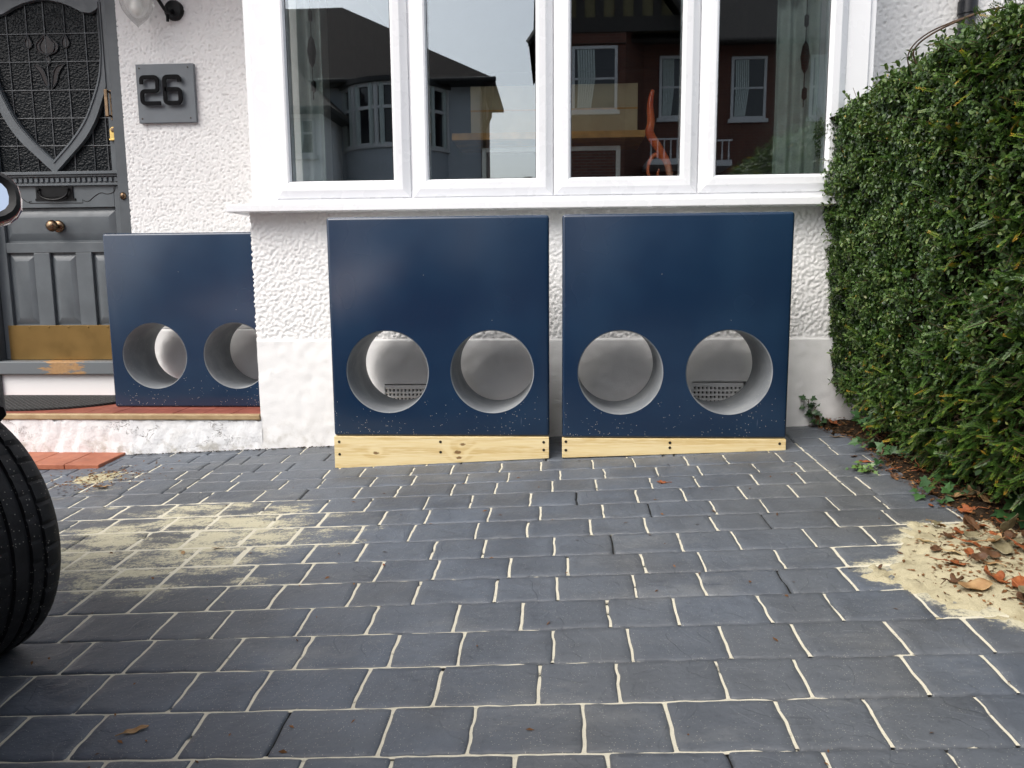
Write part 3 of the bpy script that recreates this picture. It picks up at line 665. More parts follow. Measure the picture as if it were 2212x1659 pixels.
for xx, zz, lb in ((-1.165, 1.86, 'dark hanging bead ornament inside the window pane nearest the front door'), (1.135, 1.78, 'dark hanging bead ornament inside the window pane beside the hedge')):
    c = MB(); y_ = YW+.1
    c.tube([(xx, y_, zz+.5), (xx, y_, zz-.22)], .0022, 6); c.lathe([(.001, -.075), (.014, -.05), (.022, 0), (.014, .05), (.001, .075)], (xx, y_, zz), seg=12); c.lathe([(.001, -.03), (.012, -.02), (.012, .02), (.001, .03)], (xx+.003, y_, zz-.16), seg=10); c.lathe([(.001, -.03), (.01, -.02), (.01, .02), (.001, .03)], (xx, y_, zz+.16), seg=10)
    tag(obj('hanging_ornament', c, M['blackiron'], smooth=50), lb, 'ornament')

# front door and frame
Xc = px_(-2.979); xr = px_(-2.567); xl = 2*Xc-xr; glR = px_(-2.630); glL = 2*Xc-glR; glB = pz_(1.433); DT = 2.34; DB = pz_(.311)
c = MB(); c.box(xr+.004, XF+.004, YP-.004, YD+.06, .1, DT+.06); c.box(xl-.066, xl-.004, YP-.004, YD+.06, .1, DT+.06); c.box(xl-.004, xr+.004, YP-.004, YD+.06, DT+.005, DT+.06)
c.box(xr-.012, xr+.004, YD+.022, YD+.06, .1, DT); obj('door_frame', c, M['doordark'], house, bevel=.004)
c = MB(); c.box(glR, xr, YD, YD+.045, DB, DT); c.box(xl, glL, YD, YD+.045, DB, DT)                  # stiles
wave = [(-1, .0), (-.93, -.028), (-.82, -.045), (-.68, -.038), (-.5, -.008), (-.33, .014), (-.15, .027), (0, .032), (.15, .027), (.33, .014), (.5, -.008), (.68, -.038), (.82, -.045), (.93, -.028), (1, .0)]
half = (glR-glL)/2; zt_ = pz_(2.364)
wv = [(Xc+u*half, zt_+v) for u, v in wave]; c.strip(wv, [(x, DT) for x, z in wv], YD, YD+.045)
c.box(glL, glR, YD, YD+.045, pz_(1.222), glB)                                                      # lock rail
c.box(glL, glR, YD+.022, YD+.045, DB, pz_(1.222))                                                  # recessed ground of the panels
c.box(glL, glR, YD, YD+.022, pz_(.957), pz_(1.018))
c.box(glL, glR, YD, YD+.022, DB, pz_(.517))
pw = .082*.945
for k in (-1, 1): xm = Xc+k*.131*.945; c.box(xm-.05*.945, xm+.05*.945, YD, YD+.022, pz_(.517), pz_(.957))
c.frustum(px_(-3.325), px_(-2.635), pz_(1.03), pz_(1.21), .04, YD+.022, YD+.006)
for k in (-1, 0, 1):
    xm = Xc+k*.262*.945; c.frustum(xm-.075, xm+.075, pz_(.527), pz_(.947), .036, YD+.022, YD+.006)
door = obj('front_door', c, M['doorgrey'], house, bevel=.003)
c = MB(); c.box(glL-.004, glR+.004, YD+.024, YD+.032, glB-.004, zt_+.05); obj('leaded_glass', c, M['leaded'], door)
# bead inside the glazed opening and the shield shaped moulding
inn = [(2.45, -2.640), (2.205, -2.638), (2.007, -2.659), (1.892, -2.694), (1.738, -2.765), (1.614, -2.86), (1.497, -2.979)]
out_ = [(2.45, -2.55), (2.0, -2.575), (1.914, -2.622), (1.736, -2.698), (1.62, -2.775), (1.527, -2.868), (1.42, -2.979)]
def crv(P, n=8): return [(px_(p.x), pz_(p.z)) for p in sp([(x, 0, z) for z, x in P], n)]
A = crv(inn); B = crv(out_)
A = [(min(x, glR-.002), min(z, zt_+.01)) for x, z in A]; B = [(min(x, glR+.004), min(z, zt_+.01)) for x, z in B]
c = MB(); c.strip(A, B, YD-.006, YD+.024); mir = lambda L_: [(2*Xc-x, z) for x, z in L_]
c.strip(mir(A), mir(B), YD-.0062, YD+.024)
off_ = lambda L_, d: [(x+d*(1 if x > Xc else -1)*.75, z-d*.6) for x, z in L_]
mid1 = [((a[0]*.75+b_[0]*.25), (a[1]*.75+b_[1]*.25)) for a, b_ in zip(A, B)]; mid2 = [((a[0]*.9+b_[0]*.1), (a[1]*.9+b_[1]*.1)) for a, b_ in zip(A, B)]
c.strip(mid2, mid1, YD-.012, YD-.006); c.strip(mir(mid2), mir(mid1), YD-.0122, YD-.006)
obj('shield_moulding', c, M['doorgrey'], door, bevel=.003)
c = MB(); yl = YD+.021
for v in (-3.212, -3.092, -2.985, -2.862, -2.742, -3.335, -2.66): x = px_(v); c.tube([(x+.002*math.sin(v*40), yl, glB), (x, yl, (glB+zt_)/2), (x, yl, zt_+.03)], .0034, 6)
for v in (2.216, 2.06, 1.9, 1.741, 1.583): z = pz_(v); c.tube([(glL, yl, z+.003), (Xc, yl, z), (glR, yl, z-.003)], .0034, 6)
def came(P, r=.0032): c.tube([(px_(x), yl-.003, pz_(z)) for x, z in P], r, 6)
def S2(P, n=6): return [(p.x, p.z) for p in sp([(x, 0, z) for x, z in P], n)]
bx, bz = -2.977, 2.155
petL = S2([(bx, 2.216), (bx-.035, 2.19), (bx-.066, 2.155), (bx-.055, 2.118), (bx-.015, 2.1), (bx, 2.098)]); petR = [(2*bx-x, z) for x, z in petL]
inL = S2([(bx, 2.216), (bx-.025, 2.185), (bx-.045, 2.15), (bx-.032, 2.115), (bx, 2.102)]); inR = [(2*bx-x, z) for x, z in inL]
stL = S2([(bx, 2.098), (bx-.016, 2.07), (bx, 2.04)]); stR = [(2*bx-x, z) for x, z in stL]
lfL = S2([(bx-.098, 2.047), (bx-.06, 2.0), (bx-.04, 1.945), (bx-.008, 1.905)]); lfL2 = S2([(bx-.098, 2.047), (bx-.045, 2.03), (bx-.02, 1.98), (bx-.008, 1.905)])
drops = []
for sgn in (-1, 1):
    xx = bx+sgn*.113; drops.append(S2([(xx, 2.214), (xx-.02, 2.175), (xx-.02, 2.15), (xx, 2.136), (xx+.02, 2.15), (xx+.02, 2.175), (xx, 2.214)]))
for L_ in (petL, petR, inL, inR, stL, stR, lfL, lfL2, *drops): came(L_)
for L_ in (lfL, lfL2): came([(2*bx-x, z) for x, z in L_])
obj('lead_came', c, M['lead'], door, smooth=60)
c = MB(); P3 = lambda L_: [(px_(x), pz_(z)) for x, z in L_]
c.prism(P3(petL[:-1]+petR[::-1][:-1]), YD+.0205, YD+.0225); c.prism(P3(stL[:-1]+stR[::-1][:-1]), YD+.0203, YD+.0224)
c.prism(P3(lfL[:-1]+lfL2[::-1][:-1]), YD+.0204, YD+.0225); c.prism(P3([(2*bx-x, z) for x, z in (lfL[:-1]+lfL2[::-1][:-1])]), YD+.0204, YD+.0225)
for d in drops: c.prism(P3(d[:-1]), YD+.0204, YD+.0225)
obj('tulip_glass', c, M['redglass'], door)
# dentil cornice
c = MB(); z0 = pz_(1.347); xa, xb = xl+.012, xr+.0
c.prism([(xa, pz_(1.41)), (xb+.012, pz_(1.41)), (xb+.012, pz_(1.427)), (xa, pz_(1.427))], YD-.042, YD); c.box(xa+.01, xb-.004, YD-.028, YD, pz_(1.398), pz_(1.41)); c.box(xa+.018, xb-.014, YD-.012, YD, pz_(1.36), pz_(1.398)); c.box(xa+.012, xb-.008, YD-.02, YD, pz_(1.348), pz_(1.36))
n = 24; 
for i in range(n):
    x = xa+.03+(xb-xa-.06)*i/(n-1); c.box(x-.0095, x+.0095, YD-.022, YD-.012, pz_(1.368), pz_(1.392))
obj('dentil_cornice', c, M['doorgrey'], door, bevel=.0015)
# letter plate with knocker
c = MB(); lx0, lx1, lz0, lz1 = px_(-3.105), px_(-2.878), pz_(1.263), pz_(1.343); c.box(lx0, lx1, YD-.008, YD, lz0+.012, lz1); c.box(lx0-.008, lx1+.012, YD-.006, YD, lz0, lz0+.0118)
c.box(lx0+.03, lx1-.03, YD-.012, YD-.008, lz0+.02, lz1-.018)
xm = (lx0+lx1)/2; c.tube([(xm+.088*math.cos(a), YD-.022, (lz0+lz1)/2+.012+.047*math.sin(a)) for a in np.linspace(R_(165), R_(375), 20)], .0055, 8); c.tube([(xm-.085, YD-.004, (lz0+lz1)/2+.024), (xm-.085, YD-.024, (lz0+lz1)/2+.024)], .008, 8); c.tube([(xm+.085, YD-.004, (lz0+lz1)/2+.024), (xm+.085, YD-.024, (lz0+lz1)/2+.024)], .008, 8)
obj('letter_plate', c, M['blackiron'], door, smooth=40)
c = MB(); fz = lambda x, z: (px_(x), YD-.0005, pz_(z))
c.tube([fz(-3.154, 1.262), fz(-3.154, 1.25), fz(-2.824, 1.248), fz(-2.824, 1.268)], .0022, 5)
for sgn in (1, -1):
    L_ = sp([(-2.818, 0, 1.262), (-2.79, 0, 1.257), (-2.75, 0, 1.285), (-2.71, 0, 1.305), (-2.67, 0, 1.298), (-2.63, 0, 1.31), (-2.618, 0, 1.345)]); c.tube([fz(p.x if sgn > 0 else -5.958-p.x, p.z) for p in L_], .0022, 5)
obj('scroll_line', c, M['carblack'], door)
kx, kz = px_(-2.99), pz_(1.112)
c = MB(); c.lathe([(.002, -.002), (.034, -.002), (.034, -.008), (.027, -.014), (.014, -.018), (.012, -.034), (.02, -.042), (.03, -.052), (.033, -.064), (.027, -.077), (.014, -.084), (.001, -.086)], (kx+.004, YD, kz), 'y', 28); obj('door_knob', c, M['bronze'], door, smooth=50)
c = MB(); c.box(px_(-3.361), px_(-2.6), YD-.0035, YD, pz_(.31), pz_(.52))
for k in range(7): c.lathe([(.005, -.0035), (.005, -.006), (.001, -.007)], (px_(-3.35+.124*k), YD, pz_(.508)), 'y', 8)
obj('kick_plate', c, M['brass'], door, bevel=.001)
hx0, hx1 = px_(-2.622), px_(-2.576); hz0, hz1 = pz_(1.722), pz_(1.886)
c = MB(); c.box(hx0+.012, hx1+.004, YD-.006, YD, hz0-.004, hz1+.004); c.box(hx0, hx0+.02, YD-.04, YD-.03, hz0+.01, hz1); c.box(hx0+.004, hx0+.018, YD-.03, YD-.006, hz1-.014, hz1-.003); c.box(hx0+.004, hx0+.018, YD-.03, YD-.006, hz0+.013, hz0+.024); obj('door_handle', c, M['bronze'], door, bevel=.003)
c = MB(); qx, qz = px_(-2.602), pz_(1.64); w_ = .021; c.prism([(qx-w_, pz_(1.603))]+[(qx+w_*math.cos(a)*-1, pz_(1.66)+.02*math.sin(a)) for a in np.linspace(0, math.pi, 12)]+[(qx+w_, pz_(1.603))], YD-.006, YD); c.box(qx-w_, qx+w_+.004, YD-.018, YD-.006, pz_(1.602), pz_(1.612)); obj('lock_plate', c, M['brass_bright'], door, bevel=.002)
c = MB(); c.lathe([(.001, -.012), (.011, -.011), (.013, -.006), (.013, -.003)], (qx, YD-.003, pz_(1.663)), 'y', 16); obj('lock_cylinder', c, M['bronze'], door, smooth=40)
c = MB(); c.lathe([(.017, 0), (.016, -.008), (.010, -.014), (.001, -.016)], (px_(-2.538)+.006, YP-.004, pz_(1.277)), 'y', 16); v = c.v; zc = pz_(1.277); c.v = [(x, y, zc+(z-zc)*1.25) for x, y, z in v]; obj('bell_push', c, M['bronze'], house, smooth=50)
c = MB(); c.box(xl-.06, XF, 4.285, YD+.05, pz_(.226), DB-.004); th = obj('door_threshold', c, M['threshold'], house, bevel=.008, at=None)
for v in th.data.vertices: v.co.x += -px_(-2.985)
th.location.x += px_(-2.985)
ZF = .131
c = MB(); c.box(xl-.2, XF+.004, 4.318, YD+.1, ZF-.2, pz_(.226)-.001); obj('threshold_riser', c, M['plinth'], house)
# porch step
c = MB()
plx = np.linspace(-4.2, XL+.001, 60)
res = .014; nx = int((XL+4.2)/res); nz = 14; h = field(nz, nx, 2.2, 14, 71)
X, Z = np.meshgrid(np.linspace(-4.2, XL+.004, nx), np.linspace(-.2, .1, nz)); Y = YW-.011-h*.0022; Z = Z.copy(); Z[-1] += field(1, nx, 2, 12, 72)[0]*.003
V = np.stack([X, Y, Z], -1).reshape(-1, 3); idx = np.arange(nx*nz).reshape(nz, nx)
porch = npobj('porch_step', V, np.stack([idx[:-1, :-1], idx[:-1, 1:], idx[1:, 1:], idx[1:, :-1]], -1).reshape(-1, 4), M['step'], house, smooth=True)
c = MB(); c.box(-4.2, XL+.002, YW-.004, YW+.12, -.2, .1015); obj('step_core', c, M['step'], porch)
c = MB()
for i in range(20):
    x1 = XL-.002-i*.152
    if x1 < -4.2: break
    for r in range(4):
        c.box(x1-.15, x1, 3.752+r*.152, 3.752+r*.152+.15, .08, ZF+random.uniform(-.0006, .0006))
obj('porch_tiles', c, M['tile_red'], porch, bevel=.003)
c = MB(); c.box(-4.2, XL-.001, YW-.02, 3.75, .1016, ZF+.0005); obj('step_nosing', c, M['tile_edge'], porch, bevel=.007)

# lower tiled step
ls = thing('tiled_step', 'low step of orange quarry tiles on rough concrete below the white porch step', 'step', (-2.6, 3.62, -.1))
c = MB(); zs_ = -.071
for k in range(9):
    x1 = -2.166-k*.17; c.add([(x1-.168, 3.497, zs_-.026), (x1, 3.497, zs_-.026), (x1+.0, 3.735, zs_-.02), (x1-.168, 3.735, zs_-.02), (x1-.168, 3.497, zs_), (x1, 3.497, zs_), (x1, 3.735, zs_+.006), (x1-.168, 3.735, zs_+.006)], [(3, 2, 1, 0), (4, 5, 6, 7), (0, 1, 5, 4), (1, 2, 6, 5), (2, 3, 7, 6), (3, 0, 4, 7)])
obj('tile', c, M['tile_orange'], ls, bevel=.004)
c = MB(); c.box(-3.8, -2.172, 3.503, 3.73, -.3, zs_-.0265); obj('concrete_base', c, M['concrete'], ls)

# ================================================================== FITTINGS ON THE PORCH WALL
sg = thing('house_number_sign', 'square grey sign with raised black number 26 on the white porch wall', 'house sign', (px_(-2.223), YP-.02, pz_(1.84)))
sx0, sx1, sz0, sz1 = px_(-2.391), px_(-2.055), pz_(1.680), pz_(2.001)
c = MB(); c.box(sx0, sx1, YP-.03, YP-.006, sz0, sz1); obj('plate', c, M['signgrey'], sg, bevel=.002)
for x in (sx0+.02, sx1-.03):
    for z in (sz0+.022, sz1-.02): c = MB(); c.lathe([(.0045, -.0005), (.004, -.0025), (.001, -.003)], (x, YP-.03, z), 'y', 10); obj('screw', c, M['screw'], sg)
def ribbon(P, w, y0, y1):
    n = len(P); A, B = [], []
    for i in range(n):
        a = Vector((P[max(i-1, 0)])); b_ = Vector((P[min(i+1, n-1)])); t = (b_-a).normalized(); nn = Vector((-t.y, t.x)); p = Vector(P[i]); A.append(tuple(p+nn*w/2)); B.append(tuple(p-nn*w/2))
    m = MB(); m.strip(A, B, y0, y1); return m
def rpath(P, r, close=False):
    out = []; n = len(P)
    for i in range(n):
        if not close and i in (0, n-1): out.append(P[i]); continue
        a, p, b_ = Vector(P[(i-1) % n]), Vector(P[i]), Vector(P[(i+1) % n]); u = (a-p).normalized(); v = (b_-p).normalized(); rr = min(r, (a-p).length*.49, (b_-p).length*.49)
        s_, e_ = p+u*rr, p+v*rr
        for k in range(9):
            t = k/8; q = s_*(1-t)**2+p*2*t*(1-t)+e_*t*t; out.append(tuple(q))
    if close: out.append(out[0])
    return out
wS = .0205; t2 = wS/2
x0, x1, z0, z1 = px_(-2.362), px_(-2.244), pz_(1.772), pz_(1.936)
zm = z0+(z1-z0)*.47
for nm, P in (('digit', rpath([(x0+t2, z1-.046), (x0+t2, z1-t2), (x1-t2-.004, z1-t2), (x1-t2-.004, zm), (x0+t2, zm), (x0+t2, z0+t2), (x1, z0+t2)], .02)),):
    P[-1] = (x1, z0+t2); obj(nm, ribbon(P, wS, YP-.054, YP-.045), M['digit'], sg, bevel=.001)
x0, x1 = px_(-2.228), px_(-2.118)
P = rpath([(x1-t2-.002, z1-.036), (x1-t2-.002, z1-t2), (x0+t2, z1-t2), (x0+t2, z0+t2), (x1-t2, z0+t2), (x1-t2, zm+.008), (x0+t2, zm+.008)], .02)
obj('digit', ribbon(P, wS, YP-.054, YP-.045), M['digit'], sg, bevel=.001)
for x, z in ((px_(-2.35), z0+.01), (px_(-2.26), z1-.012), (px_(-2.225), z1-.05), (px_(-2.13), z0+.04)): c = MB(); c.tube([(x, YP-.046, z), (x, YP-.029, z)], .003, 6); obj('spacer', c, M['digit'], sg)

yl = YP-.14; lx = px_(-2.305)*4.43/4.55*1.0; lx = -2.311*(YP-.14)/4.43; lz = lambda z: .8+(z-.8)*(YP-.14)/4.43
ln = thing('wall_lantern', 'glass acorn wall lantern on a black iron bracket above the number sign', 'lantern', (lx, YP, 2.3))
zt = lz(2.171); c = MB()
pr = [(.001, zt), (.006, zt+.008), (.02, zt+.02), (.05, zt+.05), (.073, zt+.085), (.083, zt+.12), (.085, zt+.16), (.082, zt+.2)]
c.lathe(pr, (lx, yl, 0), 'z', 36); obj('glass_globe', c, M['lampglass'], ln, smooth=60)
c = MB(); c.lathe([(.001, zt+.06), (.02, zt+.07), (.03, zt+.1), (.024, zt+.13), (.013, zt+.15), (.013, zt+.19)], (lx, yl, 0), 'z', 20); obj('bulb', c, M['bulb'], ln, smooth=60)
c = MB(); c.lathe([(.087, zt+.2), (.09, zt+.205), (.09, zt+.22), (.06, zt+.26), (.02, zt+.3), (.001, zt+.32)], (lx, yl, 0), 'z', 30); obj('cap', c, M['blackiron'], ln, smooth=40)
bxx = lx+.135; c = MB(); c.lathe([(.001, -.03), (.045, -.028), (.052, -.015), (.052, 0)], (bxx, YP-.003, lz(2.30)), 'y', 24); c.tube(sp([(bxx, YP-.02, lz(2.30)), (bxx-.005, YP-.08, lz(2.27)), (bxx-.03, YP-.13, lz(2.33)), (lx+.02, yl, zt+.31)]), .009, 8); c.tube([(bxx-.028, YP-.03, lz(2.31)), (bxx-.03, YP-.03, lz(2.236))], .008, 8); obj('bracket', c, M['blackiron'], ln, smooth=50)
# half-round rubber doormat on the porch tiles
c = MB(); cy = 4.268; Pm = [(-2.83+.5*math.cos(a), cy-.47*abs(math.sin(a))**.8) for a in np.linspace(0, -math.pi, 40)]
Pm = [(x, max(y, 3.79)) for x, y in Pm]
c.prismz([(x, y) for x, y in Pm[::-1]], ZF+.001, ZF+.013); tag(obj('doormat', c, M['mat'], bevel=.003), 'black half round rubber doormat on the red porch tiles before the door', 'doormat')
c = MB(); c.tube([(1.997+.042, YP-.055, -.1), (1.997+.042, YP-.055, 5.3)], .04, 20)
for z in (.6, 2.1, 3.6): c.tube([(2.039, YP-.055, z-.03), (2.039, YP-.055, z+.03)], .046, 20)
tag(obj('drainpipe', c, M['sootblack'], smooth=40), 'black drainpipe on the white wall behind the top of the hedge', 'drainpipe')

# ================================================================== NAVY BLOCKS AND BOARDS
def block(x, y, z, sc, label, hx=.228, hz=.2838):
    Wd, H, D = .95*sc, .9467*sc, .345*sc; r = .128*sc*1.41 if False else .1815*sc
    t = thing('blue_block', label, 'block', (x+Wd/2, y, z), 'navy blocks with two round holes')
    c = MB(); c.box(x, x+Wd, y, y+.07, z, z+H); body = obj('shell', c, [M['navy'], M['bounce_back']], t)
    b = body.modifiers.new('b', 'BEVEL'); b.width = .014*sc; b.segments = 5; b.limit_method = 'ANGLE'
    cut = []
    for k in (-1, 1):
        m = MB(); m.lathe([(r, y-.1), (r, y+D+.1)], (x+Wd/2+k*hx*sc, 0, z+hz*sc), 'y', 96); m2 = obj('cutter', m, M['bore']); cut.append(m2)
    boolean(body, cut); me = body.data
    for p in me.polygons:
        if p.normal.y > .7: p.material_index = 1  # rear faces made pale to throw light back on the wall
    me.polygons.foreach_set('use_smooth', [True]*len(me.polygons)); me.set_sharp_from_angle(angle=R_(35))
    for k in (-1, 1):
        m = MB(); cx, cz = x+Wd/2+k*hx*sc, z+hz*sc; n = 96; vs = []; outer = 0; pr = ((r-.0008, y+.0015), (r-.004, y+.004), (r-.004, y+D-.003), (r+.004, y+D), (r+.004, y+.072), (r-.0008, y+.072))
        for rr, yy in pr: vs += [(cx+rr*math.cos(2*math.pi*i/n), yy, cz+rr*math.sin(2*math.pi*i/n)) for i in range(n)]
        m.add(vs, [(j*n+i, j*n+(i+1) % n, (j+1) % 6*n+(i+1) % n, (j+1) % 6*n+i) for j in range(6) for i in range(n)])
        hl = obj('hole_lining', m, [M['bore'], M['bounce_back']], t, smooth=30)
        for p in hl.data.polygons:
            if 3*n <= p.index < 5*n: p.material_index = 1  # outside of the tube, pale for the added bounce
    return t
block(-.985, 3.344, .1039, 1, 'navy blue block with two round holes, on the thicker wedge board, farther from the hedge')
block(.0195, 3.336, .1000, 1.004, 'navy blue block with two round holes, on the thinner wedge board beside the hedge')
block(-2.4508*.947, 3.933, .1315, .947, 'smaller looking navy blue block standing on the porch tiles in front of the grey door')
def board(x0, x1, y, zl, zr, zt, label, mat, screws):
    t = thing('wedge_board', label, 'board', ((x0+x1)/2, y, (zl+zr)/2), 'tapered pale timber boards')
    c = MB(); c.prism([(x0, zl), (x1, zr), (x1, zt), (x0, zt)], y-.004, y+.03); o = obj('plank', c, mat, t, bevel=.0025)
    for x, z in screws:
        m = MB(); m.lathe([(.0062, -.0006), (.005, -.0002), (.0045, .0004), (.001, .0004)], (x, y-.0045, z), 'y', 12); obj('screw', m, M['screw'], t)
zt_b = .1025
board(-.985, -.037, 3.344, -.044, .008, zt_b, 'pale knotty wedge board under the blue block that is farther from the hedge', timber('knotty_pine', [(-.289, .046, .011), (.096, .087, .011), (.073, .052, .014), (.08, .027, .010)]),
      [(-.962, .078), (-.962, .022), (-.512, .08), (-.512, .034), (-.06, .08), (-.06, .046)])
board(.0195, .972, 3.336, .012, .05, .0988, 'pale thin wedge board under the blue block beside the hedge', timber('plain_pine', [(.33, .012, .006)]),
      [(.036, .085), (.036, .047), (.482, .082), (.482, .06), (.945, .08)])
# hidden rear bearer under each block, same tapered timber
for x0, x1, zl, zr, zt__, lb in ((-.94, -.08, -.02, .03, .1035, 'rear timber bearer hidden under the blue block farther from the hedge'), (.06, .93, .03, .07, .0995, 'rear timber bearer hidden under the blue block beside the hedge')):
    c = MB(); c.prism([(x0, zl), (x1, zr), (x1, zt__), (x0, zt__)], 3.64, 3.68); tag(obj('bearer', c, bpy.data.materials['plain_pine']), lb, 'board')

# ================================================================== HEDGE
hw = field(200, 200, 4, 40, 91)
def hwob(a, b): return hw[(np.asarray(a)*28).astype(int) % 200, (np.asarray(b)*28).astype(int) % 200]
HZ = 1.585
def face_x(y, z):
    z = np.asarray(z); y = np.asarray(y)
    x = 1.290-.075*np.clip((z-.43)/1.0, 0, 1.1)+.16*np.clip(.42-z, 0, 1)
    far = np.clip((y-3.25)/.4, 0, 1); x = x-.10*far*np.clip(.5-z, 0, .4)
    x = x+.28*np.clip((z-(HZ-.13))/.13, 0, 1)**2.2
    return x+.012*hwob(y, z)
def yewness(y, z):
    return np.clip(.62*np.clip((3.0-y)/.55, 0, 1.2)+.9*np.clip((.72-z)/.55, 0, 1)-.12, .03, .96)*np.clip((3.55-y)/.35, .12, 1)
def zmin(y): return np.interp(y, [-1.5, 2.1, 2.55, 2.95, 3.45, 3.75], [.2, .17, .125, .13, .19, .3])
def sample(n, y0, y1, seed):
    r = np.random.default_rng(seed); y = r.uniform(y0, y1, n); t = r.uniform(0, 1, n); zb = zmin(y); z = zb+(HZ-zb)*t
    x = face_x(y, z); top = r.uniform(0, 1, n) < .16
    xt = r.uniform(1.42, 2.1, n); zt = HZ+.01*hwob(xt, y)-.0
    x = np.where(top, xt, x); z = np.where(top, zt, z)
    nrm = np.stack([-np.ones(n), np.zeros(n), np.clip((z-(HZ-.16))/.16, 0, 1)*1.3-np.clip(.35-z, 0, .3)], 1)
    nrm[top] = [0, 0, 1]; nrm /= np.linalg.norm(nrm, axis=1)[:, None]
    return np.stack([x, y, z], 1), nrm, r
def basis(N):
    """two random-free tangents of unit vectors N"""
    a = np.where(np.abs(N[:, 2:3]) < .9, np.array([[0, 0, 1.]]), np.array([[1., 0, 0]])); t = np.cross(a, N); t /= np.linalg.norm(t, axis=1)[:, None]; return t, np.cross(N, t)
def leaves(Pn, D, Nn, L, Wd, r, fold=.25, curl=.15):
    """6-vertex folded leaves: base, two shoulders, two upper shoulders, tip"""
    n = len(Pn); D = D/np.linalg.norm(D, axis=1)[:, None]; Sx = np.cross(D, Nn); Sx /= np.linalg.norm(Sx, axis=1)[:, None]; Up = np.cross(Sx, D)
    L = L[:, None]; Wd = Wd[:, None]
    b0 = Pn; a1 = Pn+D*L*.3+Sx*Wd*.46+Up*Wd*fold; a2 = Pn+D*L*.72+Sx*Wd*.4+Up*(Wd*fold-L*curl*.4); tp = Pn+D*L-Up*L*curl
    c1 = Pn+D*L*.3-Sx*Wd*.46+Up*Wd*fold; c2 = Pn+D*L*.72-Sx*Wd*.4+Up*(Wd*fold-L*curl*.4); m = Pn+D*L*.5-Up*L*curl*.15
    V = np.stack([b0, a1, a2, tp, c2, c1, m], 1).reshape(-1, 3); o = np.arange(n)[:, None]*7
    Fq = np.concatenate([o+np.array([[0, 1, 2, 6]]), o+np.array([[6, 2, 3, 4]]), o+np.array([[0, 6, 4, 5]])], 0)
    return V, Fq
def privet():
    P1, N1, r = sample(108000, 1.75, 3.80, 101); P2, N2, r2_ = sample(9000, -1.2, 1.75, 102)
    P = np.vstack([P1, P2]); N = np.vstack([N1, N2])
    # far end face turned to the house wall and its rounded corner
    n3 = 5200; y = np.full(n3, 3.80)+.02*r.standard_normal(n3); z = r.uniform(.3, HZ, n3); x = face_x(y, z)+r.uniform(0, .35, n3); P = np.vstack([P, np.stack([x, y, z], 1)]); N = np.vstack([N, np.tile([[0, 1., 0]], (n3, 1))])
    n = len(P); keep = r.uniform(0, 1, n) > yewness(P[:, 1], P[:, 2])*.97
    clump = hw[((P[:, 1])*60).astype(int) % 200, ((P[:, 2])*60).astype(int) % 200]; keep &= ~((clump < -1.25) & (r.uniform(0, 1, n) < .75))
    P = P[keep]; N = N[keep]; n = len(P)
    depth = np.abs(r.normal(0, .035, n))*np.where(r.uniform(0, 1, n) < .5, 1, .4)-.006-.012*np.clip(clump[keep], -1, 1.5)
    stick = r.uniform(0, 1, n) < .025; depth = np.where(stick, -r.uniform(.004, .014, n), depth)
    P = P-N*depth[:, None]
    t, b = basis(N); ang = r.uniform(0, 2*np.pi, n)[:, None]; D = N*r.uniform(.0, .9, n)[:, None]+t*np.cos(ang)+b*np.sin(ang)+np.array([[0, 0, .35]])
    Nn = N*r.uniform(.5, 1.3, n)[:, None]+r.normal(0, .55, (n, 3))+np.array([[0, 0, .35]])
    L = r.uniform(.011, .0185, n)*np.where(r.uniform(0, 1, n) < .06, 1.5, 1); V, Fq = leaves(P, D, Nn, L, L*r.uniform(.5, .7, n), r)
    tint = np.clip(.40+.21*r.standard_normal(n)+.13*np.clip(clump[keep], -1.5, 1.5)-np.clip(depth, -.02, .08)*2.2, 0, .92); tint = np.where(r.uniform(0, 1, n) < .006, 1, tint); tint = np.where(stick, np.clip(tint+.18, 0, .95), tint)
    return V, Fq, np.repeat(tint, 7)
def sprays(n, seed, big=False):
    """young shoots with paired larger leaves standing out of the hedge"""
    P, N, r = sample(n, 2.05, 3.7, seed); Vs, Fs, Ts, tw = [], [], [], MB(); o = 0
    for p, nn in zip(P, N):
        if r.uniform() < yewness(p[1], p[2])*1.05: continue
        d = nn*.9+np.array([0, r.uniform(-.9, .2), r.uniform(-.1, .8)]); d /= np.linalg.norm(d); Ls = r.uniform(.03, .075); k = int(Ls/.012)+2
        pts = [p-nn*.03+d*(Ls+.03)*i/(k-1)+np.array([0, 0, .004*math.sin(i)]) for i in range(k)]; tw.tube(pts, .0011, 4)
        for i in range(2, k) if k > 3 else range(1, k):
            for s_ in (-1, 1):
                sd_ = np.cross(d, [0, 0, 1.]); sd_ = sd_*math.cos(i*1.57)+np.array([0, 0, 1])*math.sin(i*1.57)*.8; D = d*.7+sd_*s_; l = r.uniform(.017, .027)
                V, Fq = leaves(np.array([pts[i]]), np.array([D]), np.array([nn*.5+[0, 0, 1]]), np.array([l]), np.array([l*.55]), r); Vs.append(V); Fs.append(Fq+o); o += 7; Ts += [np.clip(r.normal(.66, .13), 0, .93)]*7
    return np.vstack(Vs), np.vstack(Fs), np.array(Ts), tw
hp = thing('privet_hedge', 'clipped privet hedge with small round leaves beside the house wall', 'hedge', (1.55, 3.2, .1))
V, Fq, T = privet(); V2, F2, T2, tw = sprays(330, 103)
npobj('foliage', np.vstack([V, V2]), np.vstack([Fq, F2+len(V)]), M['privet'], hp, attrs={'tint': np.concatenate([T, T2])})
